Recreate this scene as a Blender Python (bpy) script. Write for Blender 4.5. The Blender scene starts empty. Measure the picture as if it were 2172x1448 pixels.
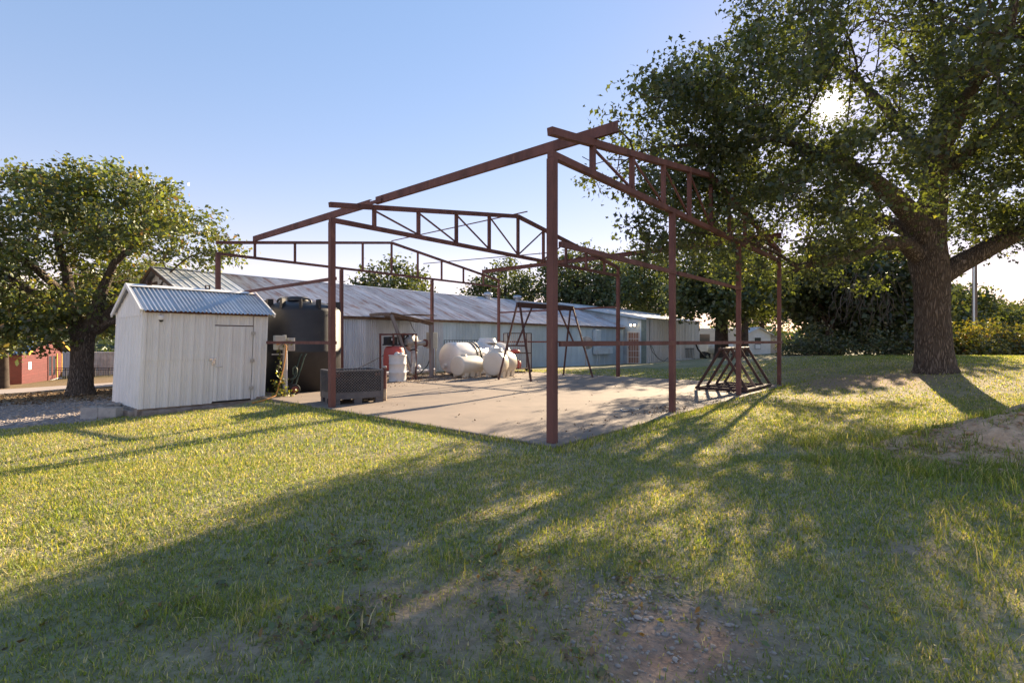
import bpy, math, random
import numpy as np
from mathutils import Vector, Matrix, Euler

random.seed(7)
SC = bpy.context.scene
COL = SC.collection
R = math.radians

# ------------------------------------------------------------------ camera, sky, sun
cam_d = bpy.data.cameras.new('camera')
cam = bpy.data.objects.new('camera', cam_d)
COL.objects.link(cam)
cam.location = (0, 0, 1.35)
cam.rotation_euler = (R(90), 0, 0)
cam_d.sensor_width = 36
cam_d.lens = 17.897
cam_d.shift_y = -0.0006
cam_d.clip_start = 0.05
cam_d.clip_end = 5000
SC.camera = cam

SUN = Vector((0.627, 1.0, 0.461)).normalized()
SUN_EL = math.asin(SUN.z)
SUN_AZ = math.atan2(SUN.x, SUN.y)
world = bpy.data.worlds.new('World')
SC.world = world
world.use_nodes = True
wn = world.node_tree
wn.nodes.clear()
sky = wn.nodes.new('ShaderNodeTexSky')
sky.sky_type = 'NISHITA'
sky.sun_disc = False
sky.sun_elevation = SUN_EL
sky.sun_rotation = SUN_AZ
sky.altitude = 300
sky.air_density = 1.0
sky.dust_density = 0.05
sky.ozone_density = 2.2
bg = wn.nodes.new('ShaderNodeBackground')
bg.inputs['Strength'].default_value = 0.15
sky_g = wn.nodes.new('ShaderNodeGamma')          # evens the whole sky out, as the photograph's exposure does
sky_g.inputs['Gamma'].default_value = 0.46
wn.links.new(sky.outputs['Color'], sky_g.inputs['Color'])
sky_t = wn.nodes.new('ShaderNodeMix'); sky_t.data_type = 'RGBA'; sky_t.blend_type = 'MULTIPLY'
sky_t.inputs[0].default_value = 1.0
sky_t.inputs[7].default_value = (1.28, 0.80, 0.745, 1)
sky_s = wn.nodes.new('ShaderNodeHueSaturation')
sky_s.inputs['Saturation'].default_value = 1.88
wn.links.new(sky_g.outputs[0], sky_s.inputs['Color'])
wn.links.new(sky_s.outputs[0], sky_t.inputs[6])
wn.links.new(sky_t.outputs[2], bg.inputs['Color'])
# the visible disc of the sun itself, a small round light in the sky
geo = wn.nodes.new('ShaderNodeTexCoord')
dot = wn.nodes.new('ShaderNodeVectorMath'); dot.operation = 'DOT_PRODUCT'
dot.inputs[1].default_value = SUN
wn.links.new(geo.outputs['Generated'], dot.inputs[0])
ramp = wn.nodes.new('ShaderNodeMapRange')
ramp.interpolation_type = 'SMOOTHSTEP'
ramp.inputs['From Min'].default_value = math.cos(R(0.8))
ramp.inputs['From Max'].default_value = math.cos(R(0.35))
ramp.inputs['To Min'].default_value = 0.0
ramp.inputs['To Max'].default_value = 25.0
wn.links.new(dot.outputs['Value'], ramp.inputs['Value'])
bg2 = wn.nodes.new('ShaderNodeBackground')
bg2.inputs['Color'].default_value = (1, 0.86, 0.66, 1)
# and the bright aureole round it
po = wn.nodes.new('ShaderNodeMath'); po.operation = 'POWER'; po.inputs[1].default_value = 5000.0
wn.links.new(dot.outputs['Value'], po.inputs[0])
au = wn.nodes.new('ShaderNodeMath'); au.operation = 'MULTIPLY_ADD'; au.inputs[1].default_value = 0.6
wn.links.new(po.outputs[0], au.inputs[0]); wn.links.new(ramp.outputs['Result'], au.inputs[2])
wn.links.new(au.outputs[0], bg2.inputs['Strength'])
add = wn.nodes.new('ShaderNodeAddShader')
wn.links.new(bg.outputs[0], add.inputs[0])
wn.links.new(bg2.outputs[0], add.inputs[1])
out = wn.nodes.new('ShaderNodeOutputWorld')
wn.links.new(add.outputs[0], out.inputs['Surface'])

sl = bpy.data.lights.new('sun', 'SUN')
sl.energy = 3.9
sl.angle = R(0.53)
sl.color = (1.0, 0.80, 0.55)
so = bpy.data.objects.new('sun', sl)
COL.objects.link(so)
so.rotation_euler = SUN.to_track_quat('Z', 'Y').to_euler()
so.location = (30, 48, 25)

SC.view_settings.view_transform = 'Standard'
SC.view_settings.look = 'None'
SC.view_settings.gamma = 1.0
SC.view_settings.use_curve_mapping = False
SC.view_settings.exposure = 2.12
SC.render.engine = 'CYCLES'
SC.cycles.max_bounces = 8
SC.cycles.transparent_max_bounces = 8
SC.cycles.use_denoising = True
SC.cycles.denoiser = 'OPENIMAGEDENOISE'
SC.cycles.denoising_input_passes = 'RGB_ALBEDO_NORMAL'
SC.cycles.denoising_prefilter = 'ACCURATE'
SC.cycles.sample_clamp_indirect = 6.0

# ------------------------------------------------------------------ slab frame
TH = 0.7118
AX, AY = 0.5328, 6.7497
U1 = (-math.cos(TH), math.sin(TH))     # p: along the frame's bays
U2 = (math.sin(TH), math.cos(TH))      # s: across the frame's width
ROT = math.atan2(U2[1], U2[0])


def W(s, p, z=0.0):
    return Vector((AX + U1[0]*p + U2[0]*s, AY + U1[1]*p + U2[1]*s, z))


def SP(x, y):
    dx, dy = x-AX, y-AY
    return dx*U2[0]+dy*U2[1], dx*U1[0]+dy*U1[1]


# ------------------------------------------------------------------ noise
def _hash(ix, iy, seed):
    n = (ix.astype(np.int64)*374761393 + iy.astype(np.int64)*668265263 + seed*974711) & 0x7fffffff
    n = ((n ^ (n >> 13))*1274126177) & 0x7fffffff
    return ((n ^ (n >> 16)) & 0xffff)/65535.0


def vnoise(x, y, scale=1.0, seed=0):
    x = np.asarray(x, float)/scale; y = np.asarray(y, float)/scale
    ix = np.floor(x); iy = np.floor(y)
    fx = x-ix; fy = y-iy
    fx = fx*fx*(3-2*fx); fy = fy*fy*(3-2*fy)
    a = _hash(ix, iy, seed); b = _hash(ix+1, iy, seed)
    c = _hash(ix, iy+1, seed); d = _hash(ix+1, iy+1, seed)
    return (a*(1-fx)+b*fx)*(1-fy)+(c*(1-fx)+d*fx)*fy


def fbm(x, y, scale=1.0, seed=0, oct=4):
    t = 0; amp = 0.5; tot = 0
    for k in range(oct):
        t = t+amp*vnoise(x, y, scale/2**k, seed+k*17); tot += amp; amp *= 0.5
    return t/tot


def sstep(a, b, x):
    t = np.clip((x-a)/(b-a), 0, 1)
    return t*t*(3-2*t)


# ------------------------------------------------------------------ materials
MATS = {}


def new_mat(name):
    m = bpy.data.materials.new(name); m.use_nodes = True
    nt = m.node_tree; nt.nodes.clear()
    o = nt.nodes.new('ShaderNodeOutputMaterial')
    return m, nt, o


def mix_rgb(nt, fac, a, b, blend='MIX'):
    n = nt.nodes.new('ShaderNodeMix'); n.data_type = 'RGBA'; n.blend_type = blend
    for sock, v in ((n.inputs[0], fac), (n.inputs[6], a), (n.inputs[7], b)):
        if isinstance(v, (int, float)): sock.default_value = v
        elif isinstance(v, tuple): sock.default_value = (*v[:3], 1)
        else: nt.links.new(v, sock)
    return n.outputs[2]


def noise_fac(nt, scale, lo, hi, detail=6, vec=None, rough=0.6, dist=0.0, stretch=None):
    n = nt.nodes.new('ShaderNodeTexNoise')
    n.inputs['Scale'].default_value = scale
    n.inputs['Detail'].default_value = detail
    n.inputs['Roughness'].default_value = rough
    n.inputs['Distortion'].default_value = dist
    tc = nt.nodes.new('ShaderNodeTexCoord')
    src = tc.outputs['Object'] if vec is None else vec
    if stretch:
        mp = nt.nodes.new('ShaderNodeMapping'); mp.inputs['Scale'].default_value = stretch
        nt.links.new(src, mp.inputs['Vector']); src = mp.outputs['Vector']
    nt.links.new(src, n.inputs['Vector'])
    r = nt.nodes.new('ShaderNodeMapRange')
    r.inputs['From Min'].default_value = lo; r.inputs['From Max'].default_value = hi
    nt.links.new(n.outputs[0], r.inputs['Value'])
    return r.outputs['Result']


def solid(name, col, rough=0.6, metal=0.0, col2=None, scale=4.0, lo=0.42, hi=0.62, bump=0.0, bscale=60.0,
          stretch=None, rnd=0.0, col3=None, s3=12.0, lo3=0.58, hi3=0.7, rough2=None, spec=0.5, geo=False):
    """a plain surface with up to two procedural colour layers, grain and per-object variation"""
    if name in MATS: return MATS[name]
    m, nt, o = new_mat(name)
    b = nt.nodes.new('ShaderNodeBsdfPrincipled')
    nt.links.new(b.outputs[0], o.inputs['Surface'])
    b.inputs['Roughness'].default_value = rough
    b.inputs['Metallic'].default_value = metal
    b.inputs['Specular IOR Level'].default_value = spec
    vec = None
    if geo:
        g = nt.nodes.new('ShaderNodeNewGeometry'); vec = g.outputs['Position']
    elif rnd:
        oi0 = nt.nodes.new('ShaderNodeObjectInfo'); tc0 = nt.nodes.new('ShaderNodeTexCoord')
        ma = nt.nodes.new('ShaderNodeVectorMath'); ma.operation = 'MULTIPLY_ADD'
        ma.inputs[1].default_value = (70, 50, 30)
        nt.links.new(oi0.outputs['Random'], ma.inputs[0]); nt.links.new(tc0.outputs['Object'], ma.inputs[2])
        vec = ma.outputs[0]
    c = None
    if col2:
        f = noise_fac(nt, scale, lo, hi, stretch=stretch, vec=vec)
        c = mix_rgb(nt, f, col, col2)
        if rough2 is not None:
            mr = nt.nodes.new('ShaderNodeMapRange')
            mr.inputs['To Min'].default_value = rough; mr.inputs['To Max'].default_value = rough2
            nt.links.new(f, mr.inputs['Value']); nt.links.new(mr.outputs[0], b.inputs['Roughness'])
    if col3:
        f = noise_fac(nt, s3, lo3, hi3, stretch=stretch, vec=vec)
        c = mix_rgb(nt, f, c if c else col, col3)
    if rnd:
        oi = nt.nodes.new('ShaderNodeObjectInfo')
        mr = nt.nodes.new('ShaderNodeMapRange')
        mr.inputs['To Min'].default_value = 1-rnd; mr.inputs['To Max'].default_value = 1+rnd
        nt.links.new(oi.outputs['Random'], mr.inputs['Value'])
        hs = nt.nodes.new('ShaderNodeHueSaturation')
        nt.links.new(mr.outputs[0], hs.inputs['Value'])
        if c: nt.links.new(c, hs.inputs['Color'])
        else: hs.inputs['Color'].default_value = (*col, 1)
        c = hs.outputs[0]
    if c: nt.links.new(c, b.inputs['Base Color'])
    else: b.inputs['Base Color'].default_value = (*col, 1)
    if bump:
        n = nt.nodes.new('ShaderNodeTexNoise'); n.inputs['Scale'].default_value = bscale
        n.inputs['Detail'].default_value = 5
        tc = nt.nodes.new('ShaderNodeTexCoord')
        nt.links.new(vec if vec is not None else tc.outputs['Object'], n.inputs['Vector'])
        bp = nt.nodes.new('ShaderNodeBump'); bp.inputs['Strength'].default_value = bump
        bp.inputs['Distance'].default_value = 0.02
        nt.links.new(n.outputs[0], bp.inputs['Height']); nt.links.new(bp.outputs[0], b.inputs['Normal'])
    MATS[name] = m
    return m


def foliage_mat(name, trans=0.45, rough=0.5, gloss=0.07, tcol=(1.6, 1.45, 0.5)):
    m, nt, o = new_mat(name)
    at = nt.nodes.new('ShaderNodeAttribute'); at.attribute_name = 'Col'
    d = nt.nodes.new('ShaderNodeBsdfDiffuse')
    t = nt.nodes.new('ShaderNodeBsdfTranslucent')
    g = nt.nodes.new('ShaderNodeBsdfGlossy'); g.inputs['Roughness'].default_value = rough
    g.inputs['Color'].default_value = (0.8, 0.85, 0.8, 1)
    nt.links.new(at.outputs['Color'], d.inputs['Color'])
    tc = mix_rgb(nt, 1.0, at.outputs['Color'], tcol, 'MULTIPLY')
    nt.links.new(tc, t.inputs['Color'])
    ms = nt.nodes.new('ShaderNodeMixShader'); ms.inputs[0].default_value = trans
    nt.links.new(d.outputs[0], ms.inputs[1]); nt.links.new(t.outputs[0], ms.inputs[2])
    ms2 = nt.nodes.new('ShaderNodeMixShader'); ms2.inputs[0].default_value = gloss
    nt.links.new(ms.outputs[0], ms2.inputs[1]); nt.links.new(g.outputs[0], ms2.inputs[2])
    nt.links.new(ms2.outputs[0], o.inputs['Surface'])
    return m


def bark_mat(name, c1, c2, scale=14.0):
    m, nt, o = new_mat(name)
    b = nt.nodes.new('ShaderNodeBsdfPrincipled'); b.inputs['Roughness'].default_value = 0.95
    b.inputs['Specular IOR Level'].default_value = 0.15
    nt.links.new(b.outputs[0], o.inputs['Surface'])
    tc = nt.nodes.new('ShaderNodeTexCoord')
    mp = nt.nodes.new('ShaderNodeMapping'); mp.inputs['Scale'].default_value = (1, 1, 0.2)
    nt.links.new(tc.outputs['Object'], mp.inputs['Vector'])
    v = nt.nodes.new('ShaderNodeTexVoronoi'); v.feature = 'DISTANCE_TO_EDGE'
    v.inputs['Scale'].default_value = scale
    n = nt.nodes.new('ShaderNodeTexNoise'); n.inputs['Scale'].default_value = 5; n.inputs['Detail'].default_value = 6
    nt.links.new(mp.outputs[0], n.inputs['Vector'])
    ad = nt.nodes.new('ShaderNodeMix'); ad.data_type = 'RGBA'; ad.blend_type = 'LINEAR_LIGHT'
    ad.inputs[0].default_value = 0.12
    nt.links.new(mp.outputs[0], ad.inputs[6]); nt.links.new(n.outputs['Color'], ad.inputs[7])
    nt.links.new(ad.outputs[2], v.inputs['Vector'])
    r = nt.nodes.new('ShaderNodeMapRange'); r.inputs['From Max'].default_value = 0.26
    nt.links.new(v.outputs['Distance'], r.inputs['Value'])
    c = mix_rgb(nt, r.outputs[0], c1, c2)
    f = noise_fac(nt, 2.2, 0.4, 0.7)
    c = mix_rgb(nt, f, c, tuple(x*0.6 for x in c2))
    nt.links.new(c, b.inputs['Base Color'])
    bp = nt.nodes.new('ShaderNodeBump'); bp.inputs['Strength'].default_value = 1.0; bp.inputs['Distance'].default_value = 0.035
    nt.links.new(r.outputs[0], bp.inputs['Height']); nt.links.new(bp.outputs[0], b.inputs['Normal'])
    return m


def attr_mat(name, rough=0.95, bump=0.6, bscale=35.0):
    """colour from the mesh's own colour attribute, broken up by fine grain"""
    m, nt, o = new_mat(name)
    b = nt.nodes.new('ShaderNodeBsdfPrincipled'); b.inputs['Roughness'].default_value = rough
    b.inputs['Specular IOR Level'].default_value = 0.1
    nt.links.new(b.outputs[0], o.inputs['Surface'])
    at = nt.nodes.new('ShaderNodeAttribute'); at.attribute_name = 'Col'
    g = nt.nodes.new('ShaderNodeNewGeometry')
    f = noise_fac(nt, 9.0, 0.3, 0.7, detail=8, vec=g.outputs['Position'], rough=0.75)
    hs = nt.nodes.new('ShaderNodeHueSaturation')
    mr = nt.nodes.new('ShaderNodeMapRange'); mr.inputs['To Min'].default_value = 0.6; mr.inputs['To Max'].default_value = 1.4
    nt.links.new(f, mr.inputs['Value']); nt.links.new(mr.outputs[0], hs.inputs['Value'])
    nt.links.new(at.outputs['Color'], hs.inputs['Color'])
    nt.links.new(hs.outputs[0], b.inputs['Base Color'])
    n = nt.nodes.new('ShaderNodeTexNoise'); n.inputs['Scale'].default_value = bscale; n.inputs['Detail'].default_value = 8
    nt.links.new(g.outputs['Position'], n.inputs['Vector'])
    bp = nt.nodes.new('ShaderNodeBump'); bp.inputs['Strength'].default_value = bump; bp.inputs['Distance'].default_value = 0.04
    nt.links.new(n.outputs[0], bp.inputs['Height']); nt.links.new(bp.outputs[0], b.inputs['Normal'])
    return m


# palette
M_RUST = solid('rust_primer', (0.165, 0.070, 0.058), 0.75, 0.0, (0.095, 0.038, 0.031), 3.0, 0.45, 0.66, 0.25, 40, stretch=(1, 1, .3), col3=(0.24, 0.115, 0.08), s3=9, lo3=0.6, hi3=0.75, geo=True)
M_HOIST = solid('hoist_rust', (0.10, 0.043, 0.036), 0.75, 0.0, (0.06, 0.03, 0.026), 4.0, 0.42, 0.64, 0.25, 40, geo=True)
M_RUSTD = solid('rust_dark', (0.055, 0.030, 0.026), 0.8, 0.0, (0.10, 0.05, 0.037), 5.0, 0.5, 0.7, 0.3, 50, geo=True)
M_PIPE = solid('weathered_pipe', (0.085, 0.05, 0.042), 0.7, 0.0, (0.24, 0.17, 0.13), 3.0, 0.52, 0.66, 0.2, 50)
M_CONC = solid('slab_concrete', (0.245, 0.19, 0.148), 0.85, 0.0, (0.19, 0.148, 0.118), 0.8, 0.4, 0.66, 0.2, 90, col3=(0.13, 0.105, 0.09), s3=1.5, lo3=0.58, hi3=0.80, geo=True)
M_BLOCK = solid('cinder_block', (0.42, 0.39, 0.36), 0.95, 0.0, (0.33, 0.31, 0.29), 8, bump=0.6, bscale=90, rnd=0.2)
M_STONE = solid('stone_footing', (0.33, 0.28, 0.24), 0.95, 0.0, (0.22, 0.17, 0.14), 5, bump=0.8, bscale=20)
M_SHED = solid('white_painted_sheet', (0.74, 0.725, 0.70), 0.45, 0.0, (0.69, 0.67, 0.64), 1.2, 0.4, 0.75, 0.03, 30, rnd=0.03, col3=(0.52, 0.44, 0.36), s3=3.5, lo3=0.68, hi3=0.9)
M_SHEDW = solid('white_trim', (0.80, 0.79, 0.76), 0.45, 0.0, (0.75, 0.735, 0.70), 1.5)
M_GALV = solid('galvanised_sheet', (0.50, 0.58, 0.67), 0.42, 0.25, (0.40, 0.47, 0.55), 2.0, 0.42, 0.65, rnd=0.12, stretch=(1, 1, 0.25), rough2=0.55)
M_GALVR = solid('galvanised_roof', (0.50, 0.52, 0.55), 0.36, 0.7, (0.40, 0.42, 0.45), 2.5, 0.42, 0.65, rnd=0.08, rough2=0.5)
M_ROOF = solid('rusting_roof_sheet', (0.56, 0.55, 0.56), 0.55, 0.12, (0.44, 0.41, 0.41), 1.6, 0.40, 0.62, rnd=0.16, stretch=(3.0, 0.3, 1), col3=(0.30, 0.15, 0.10), s3=1.9, lo3=0.50, hi3=0.68, rough2=0.7)
M_ROOFN = solid('newer_roof_sheet', (0.66, 0.68, 0.71), 0.4, 0.35, (0.55, 0.57, 0.6), 1.5, rnd=0.05)
M_BLUE = solid('blue_grey_sheet', (0.43, 0.56, 0.66), 0.5, 0.03, (0.35, 0.47, 0.56), 1.2, 0.42, 0.66, rnd=0.13, stretch=(1, 1, 0.3))
M_LBLUE = solid('pale_blue_sheet', (0.55, 0.67, 0.76), 0.5, 0.1, (0.42, 0.49, 0.54), 1.2, rnd=0.06)
M_GREENTRIM = solid('grey_green_trim', (0.20, 0.25, 0.22), 0.6, col2=(0.16, 0.2, 0.18))
M_WOOD = solid('weathered_wood', (0.20, 0.14, 0.10), 0.9, 0, (0.11, 0.075, 0.055), 6, 0.4, 0.65, 0.4, 30, stretch=(1, 1, 0.15))
M_WOODG = solid('grey_wood', (0.26, 0.24, 0.24), 0.85, 0, (0.17, 0.155, 0.15), 6, 0.4, 0.65, 0.3, 30, stretch=(1, 1, 0.15))
M_FASCIA = solid('red_brown_board', (0.12, 0.045, 0.03), 0.85, 0, (0.07, 0.03, 0.022), 5, bump=0.3)
M_BLACK = solid('black_poly', (0.018, 0.018, 0.020), 0.5, 0, (0.030, 0.029, 0.030), 2.0, 0.4, 0.7, 0.05, 25, col3=(0.055, 0.05, 0.045), s3=3.0, lo3=0.62, hi3=0.85)
M_BIN = solid('dark_grey_bin_plastic', (0.085, 0.085, 0.092), 0.55, 0, (0.12, 0.118, 0.12), 5, bump=0.1, col3=(0.13, 0.12, 0.11), s3=4, lo3=0.64, hi3=0.8)
M_DRUM = solid('white_drum_paint', (0.72, 0.72, 0.70), 0.42, 0, (0.62, 0.61, 0.58), 3, col3=(0.3, 0.2, 0.14), s3=9, lo3=0.7, hi3=0.76)
M_TANKW = solid('white_poly', (0.80, 0.78, 0.75), 0.32, 0, (0.68, 0.64, 0.58), 1.5)
M_TANKC = solid('cream_poly', (0.76, 0.70, 0.59), 0.36, 0, (0.72, 0.63, 0.48), 1.2, 0.45, 0.7)
M_RED = solid('faded_red_plastic', (0.50, 0.085, 0.06), 0.5, 0, (0.42, 0.08, 0.06), 4)
M_GREY = solid('grey_machine_paint', (0.42, 0.42, 0.41), 0.5, 0.2, (0.3, 0.29, 0.28), 5)
M_BOXG = solid('grey_green_enclosure', (0.46, 0.47, 0.41), 0.5, 0, (0.40, 0.40, 0.35), 4)
M_DARK = solid('dark_metal', (0.022, 0.022, 0.024), 0.55, 0.3)
M_RUBBER = solid('black_rubber', (0.015, 0.015, 0.016), 0.7)
M_GREEN = solid('dark_green_paint', (0.02, 0.05, 0.035), 0.45, 0, (0.03, 0.05, 0.04), 8)
M_WHEEL = solid('rusty_red_wheel', (0.25, 0.07, 0.035), 0.7, 0, (0.15, 0.05, 0.03), 9)
M_ORANGE = solid('orange_hose', (0.55, 0.24, 0.05), 0.6)
M_PVC = solid('white_pvc', (0.78, 0.79, 0.80), 0.35)
M_CHROME = solid('bright_metal', (0.7, 0.7, 0.7), 0.25, 0.9)
M_GLASS = solid('dark_window_glass', (0.05, 0.06, 0.07), 0.12, 0.0, spec=0.8)
M_SIDING = solid('white_siding', (0.74, 0.74, 0.73), 0.7, 0, (0.68, 0.68, 0.66), 3)
M_SIDING_SHADE = solid('shaded_siding', (0.50, 0.42, 0.33), 0.8, 0, (0.44, 0.37, 0.29), 3)
M_REDW = solid('red_lap_siding', (0.13, 0.025, 0.023), 0.7, 0, (0.10, 0.02, 0.019), 3, rnd=0.08)
M_YELLOW = solid('yellow_trim', (0.62, 0.36, 0.03), 0.6)
M_BLUEROOF = solid('blue_metal_roof', (0.12, 0.19, 0.32), 0.4, 0.4)
M_CONTW = solid('white_container', (0.68, 0.66, 0.62), 0.55, 0, (0.58, 0.54, 0.48), 2)
M_CONTB = solid('beige_container', (0.66, 0.59, 0.50), 0.6, 0, (0.48, 0.41, 0.33), 1.5)
M_IRON = solid('black_iron', (0.02, 0.018, 0.02), 0.5, 0.4)
M_LIGHTWOOD = solid('tan_door', (0.44, 0.24, 0.16), 0.7, 0, (0.36, 0.2, 0.13), 5)
M_GALVPOST = solid('galvanised_post', (0.5, 0.49, 0.46), 0.5, 0.5, (0.4, 0.39, 0.37), 6)
M_PAPER = solid('white_paper', (0.8, 0.8, 0.8), 0.8)
M_DRIVE = solid('driveway_concrete', (0.42, 0.35, 0.31), 0.9, 0, (0.36, 0.3, 0.26), 1.0, bump=0.15, geo=True)
M_PEBBLE = solid('pale_gravel', (0.38, 0.33, 0.29), 0.9, 0, (0.23, 0.195, 0.17), 9, geo=True, bump=0.3, col3=(.40, .30, .22), s3=14, lo3=.5, hi3=.6)
M_LITTER = solid('dry_leaf_litter', (0.16, 0.10, 0.055), 0.95, 0, (0.27, 0.19, 0.11), 9, geo=True)
M_LEAF = foliage_mat('oak_leaves', 0.5)
M_LEAFF = foliage_mat('far_leaves', 0.38)
M_GRASS = foliage_mat('grass_blades', 0.5, 0.5, 0.03, (1.2, 1.15, 0.6))
M_BARK = bark_mat('oak_bark', (0.045, 0.035, 0.029), (0.235, 0.19, 0.155), 19.0)
M_BARKF = solid('far_bark', (0.075, 0.055, 0.042), 0.95, 0, (0.04, 0.03, 0.024), 5)
M_GROUND = attr_mat('lawn_soil')
_m, _nt, _o = new_mat('lamp_bulb')
_e = _nt.nodes.new('ShaderNodeEmission'); _e.inputs['Color'].default_value = (1, 0.72, 0.36, 1); _e.inputs['Strength'].default_value = 6
_nt.links.new(_e.outputs[0], _o.inputs['Surface'])
M_BULB = _m


# ------------------------------------------------------------------ mesh helpers
class MB:
    def __init__(self): self.v = []; self.f = []; self.sm = []

    def add(self, vs, fs, smooth=False):
        o = len(self.v)
        self.v += [tuple(v) for v in vs]
        self.f += [tuple(i+o for i in f) for f in fs]
        self.sm += [smooth]*len(fs)
        return self

    def box(self, c, d, rz=0.0, m=None):
        hx, hy, hz = d[0]/2, d[1]/2, d[2]/2
        vs = [Vector((x*hx, y*hy, z*hz)) for x in (-1, 1) for y in (-1, 1) for z in (-1, 1)]
        mt = m if m is not None else Matrix.Rotation(rz, 3, 'Z')
        vs = [mt @ v+Vector(c) for v in vs]
        return self.add(vs, [(0, 1, 3, 2), (4, 6, 7, 5), (0, 4, 5, 1), (2, 3, 7, 6), (0, 2, 6, 4), (1, 5, 7, 3)])

    def bx(self, x0, x1, y0, y1, z0, z1):
        return self.box(((x0+x1)/2, (y0+y1)/2, (z0+z1)/2), (abs(x1-x0), abs(y1-y0), abs(z1-z0)))

    def bar(self, a, b, w, h=None, up=(0, 0, 1)):
        a = Vector(a); b = Vector(b); h = h or w
        d = (b-a); L = d.length; d.normalize()
        u = Vector(up)
        if abs(d.dot(u)) > 0.98: u = Vector((0, 1, 0)) if abs(d.y) < 0.9 else Vector((1, 0, 0))
        s = d.cross(u).normalized(); u = s.cross(d).normalized()
        m = Matrix((s, d, u)).transposed()
        return self.box((a+b)/2, (w, L, h), m=m)

    def tube(self, pts, r, n=8, cap=True, smooth=True):
        pts = [Vector(p) for p in pts]
        rs = r if isinstance(r, (list, tuple)) else [r]*len(pts)
        o = []; fs = []; prev = None
        for i, p in enumerate(pts):
            d = (pts[min(i+1, len(pts)-1)]-pts[max(i-1, 0)])
            if d.length < 1e-9: d = Vector((0, 0, 1))
            d.normalize()
            if prev is None:
                u = Vector((0, 0, 1)) if abs(d.z) < 0.9 else Vector((1, 0, 0))
                s = d.cross(u).normalized()
            else:
                s = (prev-d*prev.dot(d))
                s = s.normalized() if s.length > 1e-6 else d.orthogonal().normalized()
            prev = s; t = d.cross(s)
            for k in range(n):
                a = 2*math.pi*k/n
                o.append(p+(s*math.cos(a)+t*math.sin(a))*rs[i])
        for i in range(len(pts)-1):
            for k in range(n):
                k2 = (k+1) % n
                fs.append((i*n+k, i*n+k2, (i+1)*n+k2, (i+1)*n+k))
        self.add(o, fs, smooth)
        if cap:
            m = len(pts)-1
            self.add([o[k] for k in range(n)], [tuple(range(n))[::-1]])
            self.add([o[m*n+k] for k in range(n)], [tuple(range(n))])
        return self

    def lathe(self, prof, n=24, m=None, smooth=True):
        """profile of (radius, z) turned round local z, then moved by matrix m"""
        m = m or Matrix.Identity(4)
        o = []; fs = []
        for r, z in prof:
            for k in range(n):
                a = 2*math.pi*k/n
                o.append(m @ Vector((r*math.cos(a), r*math.sin(a), z)))
        for i in range(len(prof)-1):
            for k in range(n):
                k2 = (k+1) % n
                fs.append((i*n+k, i*n+k2, (i+1)*n+k2, (i+1)*n+k))
        self.add(o, fs, smooth)
        return self

    def build(self, name, mat, parent=None, loc=(0, 0, 0), rot=(0, 0, 0)):
        me = bpy.data.meshes.new(name)
        me.from_pydata([tuple(v) for v in self.v], [], self.f)
        if any(self.sm):
            me.polygons.foreach_set('use_smooth', self.sm)
        me.materials.append(mat)
        me.update()
        return link(name, me, parent, loc, rot)


def link(name, me, parent=None, loc=(0, 0, 0), rot=(0, 0, 0)):
    ob = bpy.data.objects.new(name, me)
    COL.objects.link(ob)
    ob.location = loc; ob.rotation_euler = rot
    if parent: ob.parent = parent
    return ob


def tag(o, label=None, cat=None, group=None, kind=None):
    if label: o['label'] = label
    if cat: o['category'] = cat
    if group: o['group'] = group
    if kind: o['kind'] = kind
    return o


def thing(name, label, cat, loc, rz=0.0, group=None):
    o = bpy.data.objects.new(name, None); COL.objects.link(o)
    o.empty_display_size = 0.2
    o.location = loc; o.rotation_euler = (0, 0, rz)
    return tag(o, label, cat, group)


def slab_thing(name, label, cat, s, p, z=0.0, rz=0.0, group=None):
    return thing(name, label, cat, W(s, p, z), ROT+rz, group)


def bevel(ob, w=0.01, seg=2):
    m = ob.modifiers.new('bevel', 'BEVEL'); m.width = w; m.segments = seg; m.limit_method = 'ANGLE'
    return ob


def profile_sheet(width, height, prof, base=0.0, lean=0.0):
    """ribbed sheet in the local x-z plane; prof is a list of (x, depth y) across the width"""
    b = MB(); vs = []; fs = []
    for x, y in prof:
        vs += [(x, y, base), (x+lean, y, base+height)]
    for i in range(len(prof)-1):
        fs.append((2*i, 2*i+2, 2*i+3, 2*i+1))
    b.add(vs, fs)
    return b


def sine_prof(width, period, depth, seg=6):
    n = max(2, int(round(width/period*seg)))
    return [(width*i/n, -depth*0.5*(1-math.cos(2*math.pi*(width*i/n)/period))) for i in range(n+1)]


def rib_prof(width, pitch, rib=0.045, depth=0.022, minor=True, start=0.0):
    pr = [(0.0, 0.0)]
    x = start
    while x < width-rib:
        if x > 0.001: pr.append((x, 0.0))
        pr += [(x+rib*0.28, -depth), (x+rib*0.72, -depth), (x+rib, 0.0)]
        if minor:
            for q in (0.38, 0.62):
                xm = x+rib+(pitch-rib)*q
                if xm+0.012 < width: pr += [(xm-0.010, 0.0), (xm, -depth*0.3), (xm+0.010, 0.0)]
        x += pitch
    if pr[-1][0] < width-1e-4: pr.append((width, 0.0))
    return pr


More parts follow.
